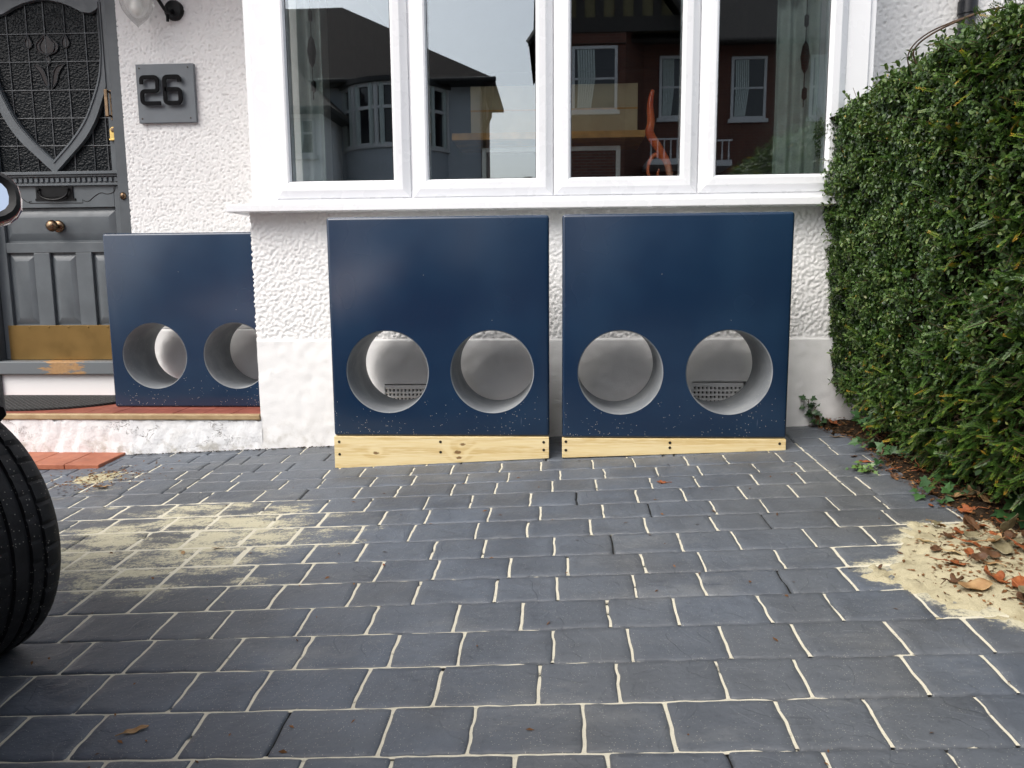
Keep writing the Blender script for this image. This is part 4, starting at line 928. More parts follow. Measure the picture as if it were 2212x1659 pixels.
def core(name, y0, y1, parent, inset):
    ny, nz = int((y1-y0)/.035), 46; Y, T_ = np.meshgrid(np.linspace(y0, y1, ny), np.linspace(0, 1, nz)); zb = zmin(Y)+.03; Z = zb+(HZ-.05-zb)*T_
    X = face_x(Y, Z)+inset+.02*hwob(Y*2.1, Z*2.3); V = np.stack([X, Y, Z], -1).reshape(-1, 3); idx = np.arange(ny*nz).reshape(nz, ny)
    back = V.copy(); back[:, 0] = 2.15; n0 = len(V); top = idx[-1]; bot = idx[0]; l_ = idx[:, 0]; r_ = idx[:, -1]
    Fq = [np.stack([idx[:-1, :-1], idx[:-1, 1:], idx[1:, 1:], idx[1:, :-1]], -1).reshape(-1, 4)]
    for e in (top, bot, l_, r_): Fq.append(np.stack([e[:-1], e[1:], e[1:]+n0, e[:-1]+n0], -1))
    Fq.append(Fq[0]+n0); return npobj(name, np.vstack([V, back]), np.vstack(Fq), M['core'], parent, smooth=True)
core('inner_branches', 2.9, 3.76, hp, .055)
for (y, z) in [(2.3, .9)]:
    pass
tws = MB()
for i in range(140):
    y = random.uniform(2.05, 3.7); z = random.uniform(.25, 1.5); x = float(face_x(y, z)); a = random.uniform(-1, 1)
    tws.tube([(x+.07, y, z), (x+.02, y+a*.04, z+random.uniform(-.01, .05)), (x-.002, y+a*.07, z+random.uniform(0, .08))], [.0022, .0016, .0009], 5)
tws.v += []; 
tag(obj('twigs', tws, M['twig'], hp), kind='stuff'); tag(obj('shoots', tw, M['twig'], hp), kind='stuff')
c = MB(); pth = sp([(1.27, 2.95, 1.50), (1.235, 2.93, 1.56), (1.27, 2.86, 1.60), (1.36, 2.74, 1.625), (1.45, 2.66, 1.62)]); c.tube(pth, .0032, 6); pth = sp([(1.27, 2.98, 1.46), (1.225, 2.95, 1.55), (1.26, 2.88, 1.605), (1.37, 2.76, 1.635)]); c.tube(pth, .0025, 6); obj('bare_stem', c, M['twig'], hp)

def yew():
    P1, N1, r = sample(11000, 1.8, 3.6, 201); P2, N2, _ = sample(700, -1.2, 1.8, 202); P = np.vstack([P1, P2]); N = np.vstack([N1, N2])
    keep = r.uniform(0, 1, len(P)) < yewness(P[:, 1], P[:, 2])*.9; P = P[keep]; N = N[keep]; n = len(P)
    D = N*.55+np.stack([np.zeros(n), r.uniform(-1.2, .35, n), r.uniform(-.65, .4, n)], 1); D /= np.linalg.norm(D, axis=1)[:, None]
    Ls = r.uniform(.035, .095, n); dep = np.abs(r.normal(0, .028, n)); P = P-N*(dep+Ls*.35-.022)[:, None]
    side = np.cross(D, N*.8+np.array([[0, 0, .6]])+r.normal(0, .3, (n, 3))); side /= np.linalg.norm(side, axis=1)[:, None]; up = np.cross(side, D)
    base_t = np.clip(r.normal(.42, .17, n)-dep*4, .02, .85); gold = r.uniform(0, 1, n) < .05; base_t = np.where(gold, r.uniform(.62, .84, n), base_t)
    NP = 17; Vs, Ts = [], []
    for i in range(NP):
        f = (i+.5)/NP; c0 = P+D*(Ls*f)[:, None]+up*(-.006*f*f)
        for s_ in (-1, 1):
            l = (.0165*(1-.45*f)*r.uniform(.8, 1.15, n))[:, None]; dd = side*s_*(.85-.3*f)+D*(.45+.45*f)+up*r.uniform(-.05, .3, n)[:, None]; dd /= np.linalg.norm(dd, axis=1)[:, None]
            ww = np.cross(dd, up); ww /= np.linalg.norm(ww, axis=1)[:, None]; w = .0016
            Vs.append(np.stack([c0-ww*w*.7, c0+dd*l*.55-ww*w, c0+dd*l, c0+dd*l*.55+ww*w], 1)); Ts.append(np.clip(base_t+.32*f*f+r.normal(0, .04, n), 0, 1))
    V = np.stack(Vs, 1).reshape(-1, 3); T = np.repeat(np.stack(Ts, 1).reshape(-1), 4); Fq = np.arange(len(V)).reshape(-1, 4)
    st = MB()
    for p, d, l in list(zip(P, D, Ls))[:1500]: st.tube([p-d*.03, p+d*l*.9], [.0014, .0007], 4, cap=False)
    return V, Fq, T, st
hy = thing('yew_hedge', 'dark needle leaved yew hedge with yellow tips above the fallen leaves', 'hedge', (1.55, 2.2, .1))
V, Fq, T, st = yew(); npobj('foliage', V, Fq, M['yew'], hy, attrs={'tint': T}); tag(obj('twigs', st, M['twig'], hy), kind='stuff')
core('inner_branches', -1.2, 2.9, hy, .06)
for y in (-.6, .3, 1.1, 1.8, 2.25, 2.6, 2.95, 3.3): c = MB(); c.tube([(1.62, y, gz(1.6, y)-.05), (1.6, y+.03, .25), (1.58, y-.02, .5)], [.035, .028, .02], 8); obj('trunk', c, M['twig'], hy, smooth=60)

# soil, sand heap and litter under the hedge
def sheet(name, poly_fn, x0, x1, y0, y1, step, hfun, mat):
    xs = np.arange(x0, x1, step); ys = np.arange(y0, y1, step); m = MB(); ids = {}
    for i, x in enumerate(xs):
        for j, y in enumerate(ys):
            ids[i, j] = len(m.v); m.v.append((x, y, gz(x, y)+hfun(x, y)))
    for i in range(len(xs)-1):
        for j in range(len(ys)-1):
            if poly_fn(xs[i]+step/2, ys[j]+step/2): m.f.append([ids[i, j], ids[i+1, j], ids[i+1, j+1], ids[i, j+1]]); m.m.append(0)
    used = sorted({k for f in m.f for k in f}); mp = {k: q for q, k in enumerate(used)}; m.v = [m.v[k] for k in used]; m.f = [[mp[k] for k in f] for f in m.f]
    return obj(name, m, mat, smooth=80)
def soil_edge(y): return float(np.interp(y, [-2, 1.7, 2.1, 2.5, 2.86, 3.3, 3.5, 3.65, 3.74], [1.30, 1.30, 1.33, 1.30, 1.27, 1.32, 1.31, 1.24, 1.2]))+.014*wob(y*3, 2)
sheet('soil', lambda x, y: True, 1.2, 2.3, -1.6, 3.735, .025, lambda x, y: .026*min(1, (x-soil_edge(y))/.05)+.006*wob(x*2, y*2) if x > soil_edge(y) else -.03, M['soil'])['kind'] = 'structure'
def sandh(x, y):
    d = sdist(x, y)+.022*wob(x*1.5, y*1.5)+.006*wob(x*4, y*4+3); e = min(1, max(0, (d+.02)/.07)); e = e*e*(3-2*e)
    return -.008+.012*e+.020*min(1, max(0, d/.2))+.0012*wob(x*4, y*4)
sn = sheet('sand_heap', lambda x, y: sdist(x, y) > -.06, .72, 1.62, 1.55, 2.6, .0105, sandh, M['sand']); tag(sn, 'pale spilled sand lying on the paving under the yew hedge', 'sand', kind='stuff')
def lhe(x, y):
    d = ((x+2.07)/.2)**2+((y-3.33)/.19)**2; return -.014+.017*max(0, 1-d)+.0022*wob(x*6, y*6)
tag(sheet('sand_drift', lambda x, y: ((x+2.07)/.22)**2+((y-3.33)/.2)**2 < 1, -2.35, -1.8, 3.1, 3.5, .012, lhe, M['sand']), 'sand and crumbs gathered on the paving below the tiled step', 'sand', kind='stuff')
# tiny bits : crumbs of leaf and twig
def crumbs(name, n, fn, label, seed, mat):
    r = np.random.default_rng(seed); Vs = []; q = 0
    while q < n:
        x, y, z = fn(r)
        if x is None: continue
        l = r.uniform(.003, .011); w = l*r.uniform(.2, .6); a = r.uniform(0, 6.28); d = np.array([math.cos(a), math.sin(a), r.uniform(-.2, .3)])*l; s_ = np.array([-math.sin(a), math.cos(a), r.uniform(-.3, .3)])*w; p = np.array([x, y, z+.002]); Vs += [p-d, p-s_*.8, p+d, p+s_+np.array([0, 0, l*.25])]; q += 1
    V = np.array(Vs); o = npobj(name, V, np.arange(len(V)).reshape(-1, 4), mat); return tag(o, label, 'leaf litter', kind='stuff')
def f1(r):
    x, y = r.uniform(.9, 1.6), r.uniform(1.6, 2.5); d = sdist(x, y)
    if d < .02 or r.uniform() > d*5+(.5 if x > 1.1 else 0): return None, 0, 0
    return x, y, gz(x, y)+sandh(x, y)
crumbs('leaf_litter', 1500, f1, 'small brown leaf crumbs scattered over the sand under the hedge', 5, M['litter'])
def f2(r):
    y = r.uniform(1.7, 3.73); x = soil_edge(y)-.03+abs(r.normal(0, .09)); return x, y, gz(x, y)+.03*min(1, max(0, (x-soil_edge(y))/.05))+.003
crumbs('leaf_litter', 2200, f2, 'brown leaf crumbs along the foot of the hedge', 6, M['litter'])
def f3(r):
    x, y = r.normal(-2.05, .12), r.normal(3.33, .1); return x, y, gz(x, y)+max(0, lhe(x, y))
crumbs('leaf_litter', 420, f3, 'brown crumbs on the sandy paving below the tiled step', 7, M['litter'])
def f5(r):
    x = r.uniform(-2.15, -1.0); return x, 3.722-abs(r.normal(0, .012)), gz(x, 3.72)+.001
crumbs('leaf_litter', 260, f5, 'dark crumbs gathered along the foot of the white step', 9, M['soil'])
def f4(r):
    x, y = r.uniform(-1.7, 1.1), r.uniform(1.2, 3.3); return x, y, gz(x, y)
crumbs('grit', 130, f4, 'specks of grit scattered over the grey paving', 8, M['litter'])

# fallen leaves ------------------------------------------------------------
def maple_outline(r, lobes=5):
    pts = []
    for i in range(48):
        a = -math.pi/2+2*math.pi*i/48; k = abs(math.cos((a-math.pi/2)*lobes/2*.999))
        rad = .42+.58*k**1.6*(1 if math.sin(a) > -.4 else .5)+r.uniform(-.04, .04); pts.append((rad*math.cos(a)*.85, rad*math.sin(a)))
    return pts
def oval_outline(r, asp=.45):
    return [(asp*math.sin(t)*(1+.12*math.cos(t)+r.uniform(-.02, .02)), -math.cos(t)) for t in np.linspace(0, 2*math.pi, 32, endpoint=False)]
def dead_leaf(kind, size, x, y, z, mat, label, group=None, curl=(1.2, .8), seed=0, rz=0, tilt=(0, 0), name='fallen_leaf'):
    r = random.Random(seed); out = maple_outline(r) if kind == 'maple' else oval_outline(r, .5 if kind == 'oval' else .3)
    n = len(out); rings = [1, .72, .42, .12]; m = MB(); cxk, cyk = curl
    def bend(u, v):
        zz = .10*math.sin(u*5+seed)*abs(u)+.06*math.sin(v*6+seed*2)+.35*cxk*u*u+.3*cyk*v*v-.12*cxk*u*u*u
        fl = math.hypot(u, v); return (u*(1-.28*abs(cxk)*u*u), v*(1-.22*abs(cyk)*v*v), zz)
    for q in rings: m.v += [tuple(c_*size for c_ in bend(a*q, b_*q)) for a, b_ in out]
    m.v.append((0, 0, 0)); fs = [(j*n+i, j*n+(i+1) % n, (j+1)*n+(i+1) % n, (j+1)*n+i) for j in range(3) for i in range(n)]+[(3*n+i, 3*n+(i+1) % n, 4*n) for i in range(n)]
    m.f = [list(f) for f in fs]; m.m = [0]*len(fs)
    if kind != 'shred':
        st_ = [Vector(bend(0, -.4))*size, Vector(bend(0, -1.0))*size+Vector((0, 0, -.0)), Vector((.12, -1.5, .1))*size]; m.tube(st_, [.0012, .0014, .001], 5)
    ro = Euler((tilt[0], tilt[1], rz)).to_matrix(); m.v = [tuple(ro @ Vector(v)) for v in m.v]; zlo = min(v[2] for v in m.v); m.v = [(v[0], v[1], v[2]-zlo) for v in m.v]
    o = obj(name, m, mat, smooth=60); o.location = (x, y, z); md = o.modifiers.new('t', 'SOLIDIFY'); md.thickness = .0006; return tag(o, label, 'leaf', group)
def gs(x, y): return gz(x, y)+max(0, sandh(x, y) if sdist(x, y) > -.03 else 0)+(.024 if x > soil_edge(y)+.03 else .001)
GL = 'dead leaves heaped on the sand under the hedge'
LV = [('oval', .020, 1.062, 2.262, 'dl_pale', 'curled pale tan leaf lying alone near the left tip of the sand heap', (2.2, .5), .9),
 ('maple', .030, 1.185, 2.285, 'dl_rust', 'crumpled rust red leaf on the sand, nearest the yew twigs', (1.7, .9), 2.0),
 ('maple', .036, 1.065, 2.085, 'dl_rust', 'flat orange brown lobed leaf on the sand heap with its stalk out', (.35, .3), 4.6),
 ('maple', .044, 1.245, 2.165, 'dl_olive', 'large grey olive fan shaped leaf standing up in the leaf pile', (.5, .3), 3.6),
 ('long', .034, 1.10, 2.155, 'dl_pale', 'long narrow pale straw coloured leaf on the sand', (1.2, .2), 1.2),
 ('long', .036, 1.178, 2.19, 'dl_rust', 'narrow rolled dark red leaf beside the olive fan leaf', (2.2, .2), 4.0),
 ('oval', .046, 1.045, 1.945, 'dl_tan', 'largest curled tan leaf, lowest on the sand heap', (1.9, 1.1), 1.9),
 ('maple', .040, 1.115, 1.975, 'dl_rust', 'rough reddish brown leaf curled beside the largest tan leaf', (1.4, 1.2), .4),
 ('oval', .034, 1.155, 1.94, 'dl_rust', 'rust leaf at the right edge of the picture low on the sand', (1.5, .9), 2.6),
 ('oval', .022, 1.067, 2.195, 'dl_brown', 'small dark brown leaf lying in the middle of the sand', (1.5, .6), 2.3),
 ('shred', .010, .978, 2.213, 'dl_brown', 'tiny brown leaf scrap at the left edge of the sand heap', (1, .3), .6),
 ('shred', .016, .878, 2.100, 'dl_brown', 'dark leaf scrap at the leftmost point of the sand', (1, .3), 2.5),
 ('oval', .022, 1.145, 2.07, 'dl_tan', 'rounded tan leaf between the orange lobed leaf and the olive one', (1.5, 1.2), 1.0),
 ('maple', .026, 1.02, 1.985, 'dl_brown', 'dark crumpled leaf just left of the largest tan leaf', (1.7, 1.1), 5.0),
 ('oval', .034, 1.325, 2.60, 'dl_tan', 'yellow tan leaf half hidden below the lowest yew twigs', (1.1, .6), 1.6),
 ('maple', .036, 1.39, 2.62, 'dl_tan', 'folded tan leaf hanging under the yew twigs by the ivy', (1.6, .8), .7),
 ('oval', .013, 1.234, 2.588, 'dl_rust', 'single small brown leaf on the paving just clear of the hedge foot', (.8, .4), 2.9),
 ('oval', .026, 1.315, 2.885, 'dl_rust', 'rust leaf propped upright at the hedge foot above the ivy', (1.2, .6), 1.2),
 ('oval', .030, 1.235, 3.50, 'dl_tan', 'light tan leaf in the paving corner below the ivy', (1.4, .6), 1.3),
 ('maple', .036, 1.275, 3.655, 'dl_rust', 'rust leaf against the wall beside the ivy stem', (1.1, .9), .2),
 ('oval', .030, 1.215, 3.69, 'dl_brown', 'dark curled leaf standing against the white plinth by the ivy', (2, .5), .1),
 ('oval', .024, 1.215, 3.11, 'dl_rust', 'rust leaf on the paving beside the small green weed', (1, .5), 1.4),
 ('oval', .020, 1.20, 3.185, 'dl_brown', 'brown leaf on the paving behind the small green weed', (1, .5), 2.2),
 ('oval', .030, 1.335, 3.21, 'dl_brown', 'brown leaf lodged in the ivy at the hedge foot', (1.2, .5), .5),
 ('maple', .024, .40, 2.943, 'dl_rust', 'dark red curled leaf alone on the paving before the right hand wedge board', (1.5, .6), 1.5),
 ('long', .026, -.861, 1.444, 'dl_tan', 'narrow orange brown leaf alone on the nearest paving at left', (1.2, .3), -1.1),
 ('maple', .042, -1.955, 3.165, 'dl_tan', 'flat tan leaf on the sandy paving below the tiled step', (.35, .3), 1.1),
 ('oval', .014, -1.225, 2.40, 'dl_tan', 'small orange leaf scrap on the sandy joints in the left of the paving', (.8, .4), .5),
 ('shred', .024, -1.12, 2.43, 'dl_tan', 'thin brown leaf stalk on the sandy paving beside the orange scrap', (.8, .3), -1.4),
 ('shred', .012, -.525, 2.246, 'dl_rust', 'tiny red leaf scrap lying on a sand filled paving joint', (.8, .3), .3)]
for q, (kd, sz, x, y, mt, lb, cu, rz) in enumerate(LV):
    tl = (.15*math.sin(q*2.1), .2*math.cos(q*1.7)); 
    if 'standing' in lb or 'upright' in lb: tl = (1.0, .2)
    dead_leaf(kd, sz*(1.22 if x > 1 and y < 2.65 else 1), x, y, gs(x, y), M[mt], lb, None, cu, q+3, rz, tl)
rr = random.Random(77); k = 0
while k < 52:
    x, y = rr.uniform(1.12, 1.5), rr.uniform(1.85, 2.62)
    if sdist(x, y) < .02 and x < 1.3: continue
    dead_leaf(rr.choice(('maple', 'oval', 'oval')), rr.uniform(.02, .042), x, y, gs(x, y)+rr.uniform(0, .012), M[rr.choice(('dl_rust', 'dl_rust', 'dl_tan', 'dl_brown', 'dl_brown', 'dl_olive'))], 'brown dead leaf heaped among others on the sand and soil under the yew hedge', GL, (rr.uniform(.6, 2), rr.uniform(.3, 1.2)), 100+k, rr.uniform(0, 6.28), (rr.uniform(-.5, .5), rr.uniform(-.5, .5))); k += 1
k = 0
while k < 22:
    y = rr.uniform(2.65, 3.7); x = soil_edge(y)+rr.uniform(-.03, .12)
    dead_leaf(rr.choice(('maple', 'oval')), rr.uniform(.014, .028), x, y, gs(x, y), M[rr.choice(('dl_rust', 'dl_rust', 'dl_tan', 'dl_brown'))], 'brown dead leaf among others along the hedge foot beside the paving edge', 'dead leaves along the hedge foot', (rr.uniform(.6, 2), rr.uniform(.3, 1)), 200+k, rr.uniform(0, 6.28), (rr.uniform(-.4, .4), rr.uniform(-.4, .4))); k += 1

# ivy ------------------------------------------------------------------------
IVO = [(0, -.02), (.22, -.16), (.46, -.1), (.40, .12), (.62, .34), (.30, .42), (.22, .62), (0, 1.0)]
IVO = IVO+[(-x, y) for x, y in IVO[-2:0:-1]]
def ivy_leaf_into(m, p, d, nrm, s_, tints, tv):
    p = Vector(p); d = Vector(d).normalized(); nrm = Vector(nrm); sx = d.cross(nrm).normalized(); up = sx.cross(d)
    o = len(m.v); m.v.append(tuple(p+d*.3*s_)); n = len(IVO)
    for a, b_ in IVO: m.v.append(tuple(p+sx*a*s_+d*b_*s_+up*(.12*abs(a)*s_-.1*b_*b_*s_)))
    for i in range(n): m.f.append([o, o+1+i, o+1+(i+1) % n]); m.m.append(0)
    tints += [tv]*(n+1)
def ivy(name, label, stems, sizes, seed, loc):
    r = random.Random(seed); t = thing(name, label, 'plant', loc); m = MB(); st = MB(); tn = []
    for P in stems:
        C = sp(P, 6); st.tube(C, .0022, 5)
        for i in range(2, len(C), 2):
            for s_ in (-1, 1):
                if r.random() < .2: continue
                a = r.uniform(0, 6.28); d = Vector((math.cos(a)*.7-.35, math.sin(a)*.6-.45, r.uniform(-.1, .6))); b0 = C[i]+d.normalized()*r.uniform(.008, .03); st.tube([C[i], b0], .001, 4)
                ivy_leaf_into(m, b0, d+Vector((0, 0, -.3)), (-.55+r.uniform(-.4, .4), -.55+r.uniform(-.4, .4), .8), r.uniform(*sizes), tn, min(.98, max(0, r.gauss(.4, .22))))
    o = obj('leaf_cluster', m, M['ivy'], t); at_ = o.data.attributes.new('tint', 'FLOAT', 'POINT'); at_.data.foreach_set('value', tn)
    obj('stem', st, M['twig'], t); return t
ivy('ivy_plant', 'young ivy plant with lobed leaves climbing against the white plinth', [[(1.27, 3.70, .085), (1.22, 3.71, .12), (1.185, 3.715, .16), (1.18, 3.715, .21)], [(1.22, 3.70, .11), (1.20, 3.70, .15), (1.215, 3.705, .18)], [(1.33, 3.68, .08), (1.26, 3.70, .10), (1.19, 3.70, .115)]], (.022, .036), 3, (1.23, 3.70, .085))
ivy('ivy_plant', 'ivy trailing out of the far hedge foot above rust leaves', [[(1.36, 3.32, .07), (1.28, 3.28, .11), (1.24, 3.2, .10)], [(1.36, 3.15, .06), (1.29, 3.1, .12), (1.25, 3.05, .08)], [(1.35, 3.3, .1), (1.29, 3.35, .17), (1.27, 3.3, .2)]], (.024, .04), 4, (1.32, 3.2, .07))
ivy('ivy_plant', 'dark green ivy spilling on the paving edge below the yew twigs', [[(1.40, 2.75, .05), (1.30, 2.70, .08), (1.25, 2.68, .05)], [(1.42, 2.68, .05), (1.34, 2.64, .075), (1.28, 2.62, .045)], [(1.45, 2.8, .06), (1.38, 2.74, .1), (1.32, 2.72, .07)]], (.026, .042), 5, (1.34, 2.7, .05))
ivy('ivy_plant', 'dark blue green ivy among the dead leaves at the right', [[(1.50, 2.48, .05), (1.42, 2.43, .09), (1.37, 2.40, .06)], [(1.52, 2.40, .05), (1.45, 2.37, .085), (1.39, 2.34, .05)]], (.03, .046), 6, (1.42, 2.42, .04))
wd = ivy('green_weed', 'small bright green weed growing from a paving joint near the hedge', [[(1.185, 2.985, .045), (1.18, 2.975, .06), (1.17, 2.96, .055)], [(1.185, 2.985, .045), (1.20, 2.99, .062), (1.215, 2.985, .05)], [(1.185, 2.985, .045), (1.175, 3.0, .065), (1.16, 3.01, .06)]], (.012, .022), 8, (1.185, 2.985, .044))
for ch in wd.children:
    if ch.name.startswith('leaf_cluster'): ch.data.attributes['tint'].data.foreach_set('value', [.97]*len(ch.data.vertices))
wd2 = ivy('green_weed', 'tiny green seedling in the paving joint by the hedge, left of the larger weed', [[(1.147, 3.023, .047), (1.146, 3.02, .06), (1.145, 3.015, .066)]], (.008, .013), 9, (1.147, 3.023, .047))

# ================================================================== CAR at the left edge
HD = R_(33); F_ = Vector((-math.sin(HD), math.cos(HD), 0)); N_ = Vector((math.cos(HD), math.sin(HD), 0))
WC = Vector((-1.525, 1.755, 0)); WC.z = gz(WC.x, WC.y)
root = WC-F_*1.27-N_*.655
car = thing('parked_car', 'dark tyre and red rimmed wing mirror of a car parked at the left edge', 'car', (root.x, root.y, gz(root.x, root.y)+.02), rz=HD+math.pi/2)
car.rotation_euler = (0, R_(-1.2), HD+math.pi/2)
# local axes: +x forward, +y left
def csec(x):
    """half width at sill, belt, roof and heights along the car"""
    hw_ = float(np.interp(x, [-1.9, -1.75, -1.2, 0, 1.0, 1.45, 1.8, 2.02], [.64, .76, .80, .82, .822, .785, .68, .43]))
    zb = float(np.interp(x, [-1.9, -1.5, 1.5, 2.02], [.36, .22, .22, .32])); zs_ = float(np.interp(x, [-1.9, 0, 1.1, 1.7, 2.02], [.92, .93, .9, .78, .6]))
    zr = float(np.interp(x, [-1.9, -1.7, -1.2, 0, .45, 1.15, 1.3, 2.02], [.96, 1.3, 1.45, 1.47, 1.38, .95, .9, .62])); rw = hw_*(.72 if zr > 1.1 else .9)
    return hw_, zb, zs_, zr, rw
xs_ = [-1.9, -1.82, -1.7, -1.45, -1.2, -.8, -.4, 0, .3, .5, .75, .95, 1.15, 1.3, 1.5, 1.65, 1.8, 1.92, 2.02]
m = MB(); ring = 0
for x in xs_:
    hw_, zb, zs_, zr, rw = csec(x); half = [(0, zb), (hw_*.7, zb), (hw_*.93, zb+.06), (hw_, zb+.2), (hw_*.995, zs_-.12), (hw_*.955, zs_), (rw+(hw_*.9-rw)*.35, zs_+(zr-zs_)*.6), (rw*.92, zr-.03*(zr > 1.1)), (0, zr+.01)]
    full = [(y, z) for y, z in half]+[(-y, z) for y, z in half[-2:0:-1]]; ring = len(full); m.v += [(x, y, z) for y, z in full]
n = len(xs_)
for i in range(n-1):
    for k in range(ring):
        a, b_ = i*ring+k, i*ring+(k+1) % ring; kk = k if k < 8 else ring-1-k; glass = kk in (5, 6) and -1.45 < (xs_[i]+xs_[i+1])/2 < .9
        m.f.append([a, b_, b_+ring, a+ring]); m.m.append(1 if glass else 0)
m.f += [list(range(ring-1, -1, -1)), list(range((n-1)*ring, n*ring))]; m.m += [0, 0]
body = obj('body', m, [M['carred'], M['carglass']], car, local=True)
cuts = []
for wx in (1.27, -1.2):
    for sy in (-1, 1):
        q = MB(); q.lathe([(.40, sy*.45), (.40, sy*1.0)], (wx, 0, .31), 'y', 40); cu = obj('cutter', q, M['carblack'], car, local=True); cuts.append(cu)
boolean(body, cuts); body.data.polygons.foreach_set('use_smooth', [True]*len(body.data.polygons)); body.data.set_sharp_from_angle(angle=R_(40))
def wheel(wx, wy, steer, side):
    w_ = bpy.data.objects.new('wheel', None); w_.parent = car; S.collection.objects.link(w_); w_.location = (wx, wy, .325); w_.rotation_euler = (0, 0, steer); w_.scale = (1.06, 1.06, 1.06)
    # tyre: tread with four grooves and shoulder sipes
    hwid = .106; seg = 228; prof = [(.205, -.09), (.225, -.100), (.262, -.110), (.288, -.107), (.299, -.097), (.306, -.082), (.3085, -.066), (.3085, -.060), (.301, -.058), (.301, -.051), (.3095, -.049), (.310, -.026), (.302, -.024), (.302, -.016), (.3105, -.014), (.3105, .014)]
    prof = prof+[(r, -h) for r, h in prof[::-1]]; t = MB(); rr_ = random.Random(3)
    np_ = len(prof)
    for j, (r, h) in enumerate(prof):
        for k in range(seg):
            a = 2*math.pi*k/seg; cutk = (k % 6 == 0); rr2 = r
            if cutk and r > .295 and abs(h) > .058: rr2 = r-.007
            if (k+3) % 6 == 0 and .303 < r and .024 < abs(h) < .05: rr2 = r-.003
            skew = .02*abs(h)/.1*(1 if h > 0 else -1) ; a2 = a+skew
            t.v.append((rr2*math.cos(a2), h, rr2*math.sin(a2)))
    for j in range(np_):
        for k in range(seg): t.f.append([j*seg+k, j*seg+(k+1) % seg, ((j+1) % np_)*seg+(k+1) % seg, ((j+1) % np_)*seg+k]); t.m.append(0)
    for v_i, v in enumerate(t.v):      # flattened contact patch
        if v[2] < -.303: t.v[v_i] = (v[0], v[1], -.303-(abs(v[2])-.303)*.3)
    obj('tyre', t, M['tyre'], w_, local=True, smooth=32)
    q = MB(); q.lathe([(.2, side*-.09), (.206, side*.075), (.19, side*.08), (.185, side*.05), (.06, side*.045), (.04, side*.055), (.001, side*.055)], (0, 0, 0), 'y', 40)
    for k in range(5):
        a = 2*math.pi*k/5; q.tube([(.05*math.cos(a), side*.06, .05*math.sin(a)), (.19*math.cos(a), side*.07, .19*math.sin(a))], [.028, .02], 8)
    obj('rim', q, M['alloy'], w_, local=True, smooth=40); return w_
wheel(1.27, -.655, R_(37), -1); wheel(1.27, .655, R_(37), 1); wheel(-1.2, -.665, 0, -1); wheel(-1.2, .665, 0, 1)
for wx in (1.27, -1.2):
    for sy in (-1, 1):
        q = MB(); C_, A_, B_ = [], [], []
        for a in np.linspace(R_(-2), R_(122), 30):
            C_.append((wx+.405*math.cos(a), sy*(csec(wx+.4*math.cos(a))[0]+.002), .31+.405*math.sin(a))); A_.append((wx+.402*math.cos(a), sy*.46, .31+.402*math.sin(a))); B_.append((wx+.402*math.cos(a), sy*(csec(wx+.4*math.cos(a))[0]-.004), .31+.402*math.sin(a)))
        q.tube(C_, .03, 8); q.add(A_+B_, [(k, k+1, 31+k, 30+k) for k in range(29)]); obj('wheel_arch', q, M['carblack'], car, local=True, smooth=50)
for sy in (-1, 1):
    mr_ = bpy.data.objects.new('wing_mirror', None); mr_.parent = car; S.collection.objects.link(mr_); mr_.location = (.80, sy*.737, 1.115); mr_.rotation_euler = (0, R_(11), sy*R_(-12))
    q = MB(); nseg = 24
    def mp(rx, rz_, x): return [(x, sy*(.075+rx*math.copysign(abs(math.cos(a))**.7, math.cos(a))), rz_*math.copysign(abs(math.sin(a))**.75, math.sin(a))) for a in np.linspace(0, 2*math.pi, nseg, endpoint=False)]
    RR = [mp(.104, .050, -.012), mp(.112, .058, -.006), mp(.118, .064, .012), mp(.102, .052, .05), mp(.075, .035, .085), mp(.03, .015, .1)]
    for R0 in RR: q.v += R0
    for j in range(5):
        for k in range(nseg): q.f.append([j*nseg+k, j*nseg+(k+1) % nseg, (j+1)*nseg+(k+1) % nseg, (j+1)*nseg+k]); q.m.append(1 if j < 1 else 0)
    q.f.append(list(range(5*nseg, 6*nseg))); q.m.append(0); q.tube([(.04, -sy*.03, -.05), (.05, sy*.04, -.03)], .022, 8)
    obj('mirror_housing', q, [M['carred'], M['carblack']], mr_, local=True, smooth=50)
    q = MB(); q.v = mp(.104, .050, -.0125)+mp(.092, .040, -.004); q.f = [[k, (k+1) % nseg, nseg+(k+1) % nseg, nseg+k] for k in range(nseg)]; q.m = [0]*nseg; obj('mirror_surround', q, M['carblack'], mr_, local=True, smooth=50)
    q = MB(); q.v = mp(.093, .041, -.0045); q.f = [list(range(nseg))]; q.m = [0]; obj('mirror_glass', q, M['mirror'], mr_, local=True)
for sy in (-1, 1):
    q = MB(); q.lathe([(.001, .03), (.06, .02), (.085, -.01), (.085, -.06)], (1.86, sy*.5, .62), 'x', 20); obj('headlight', q, M['lampglass'], car, local=True, smooth=50)

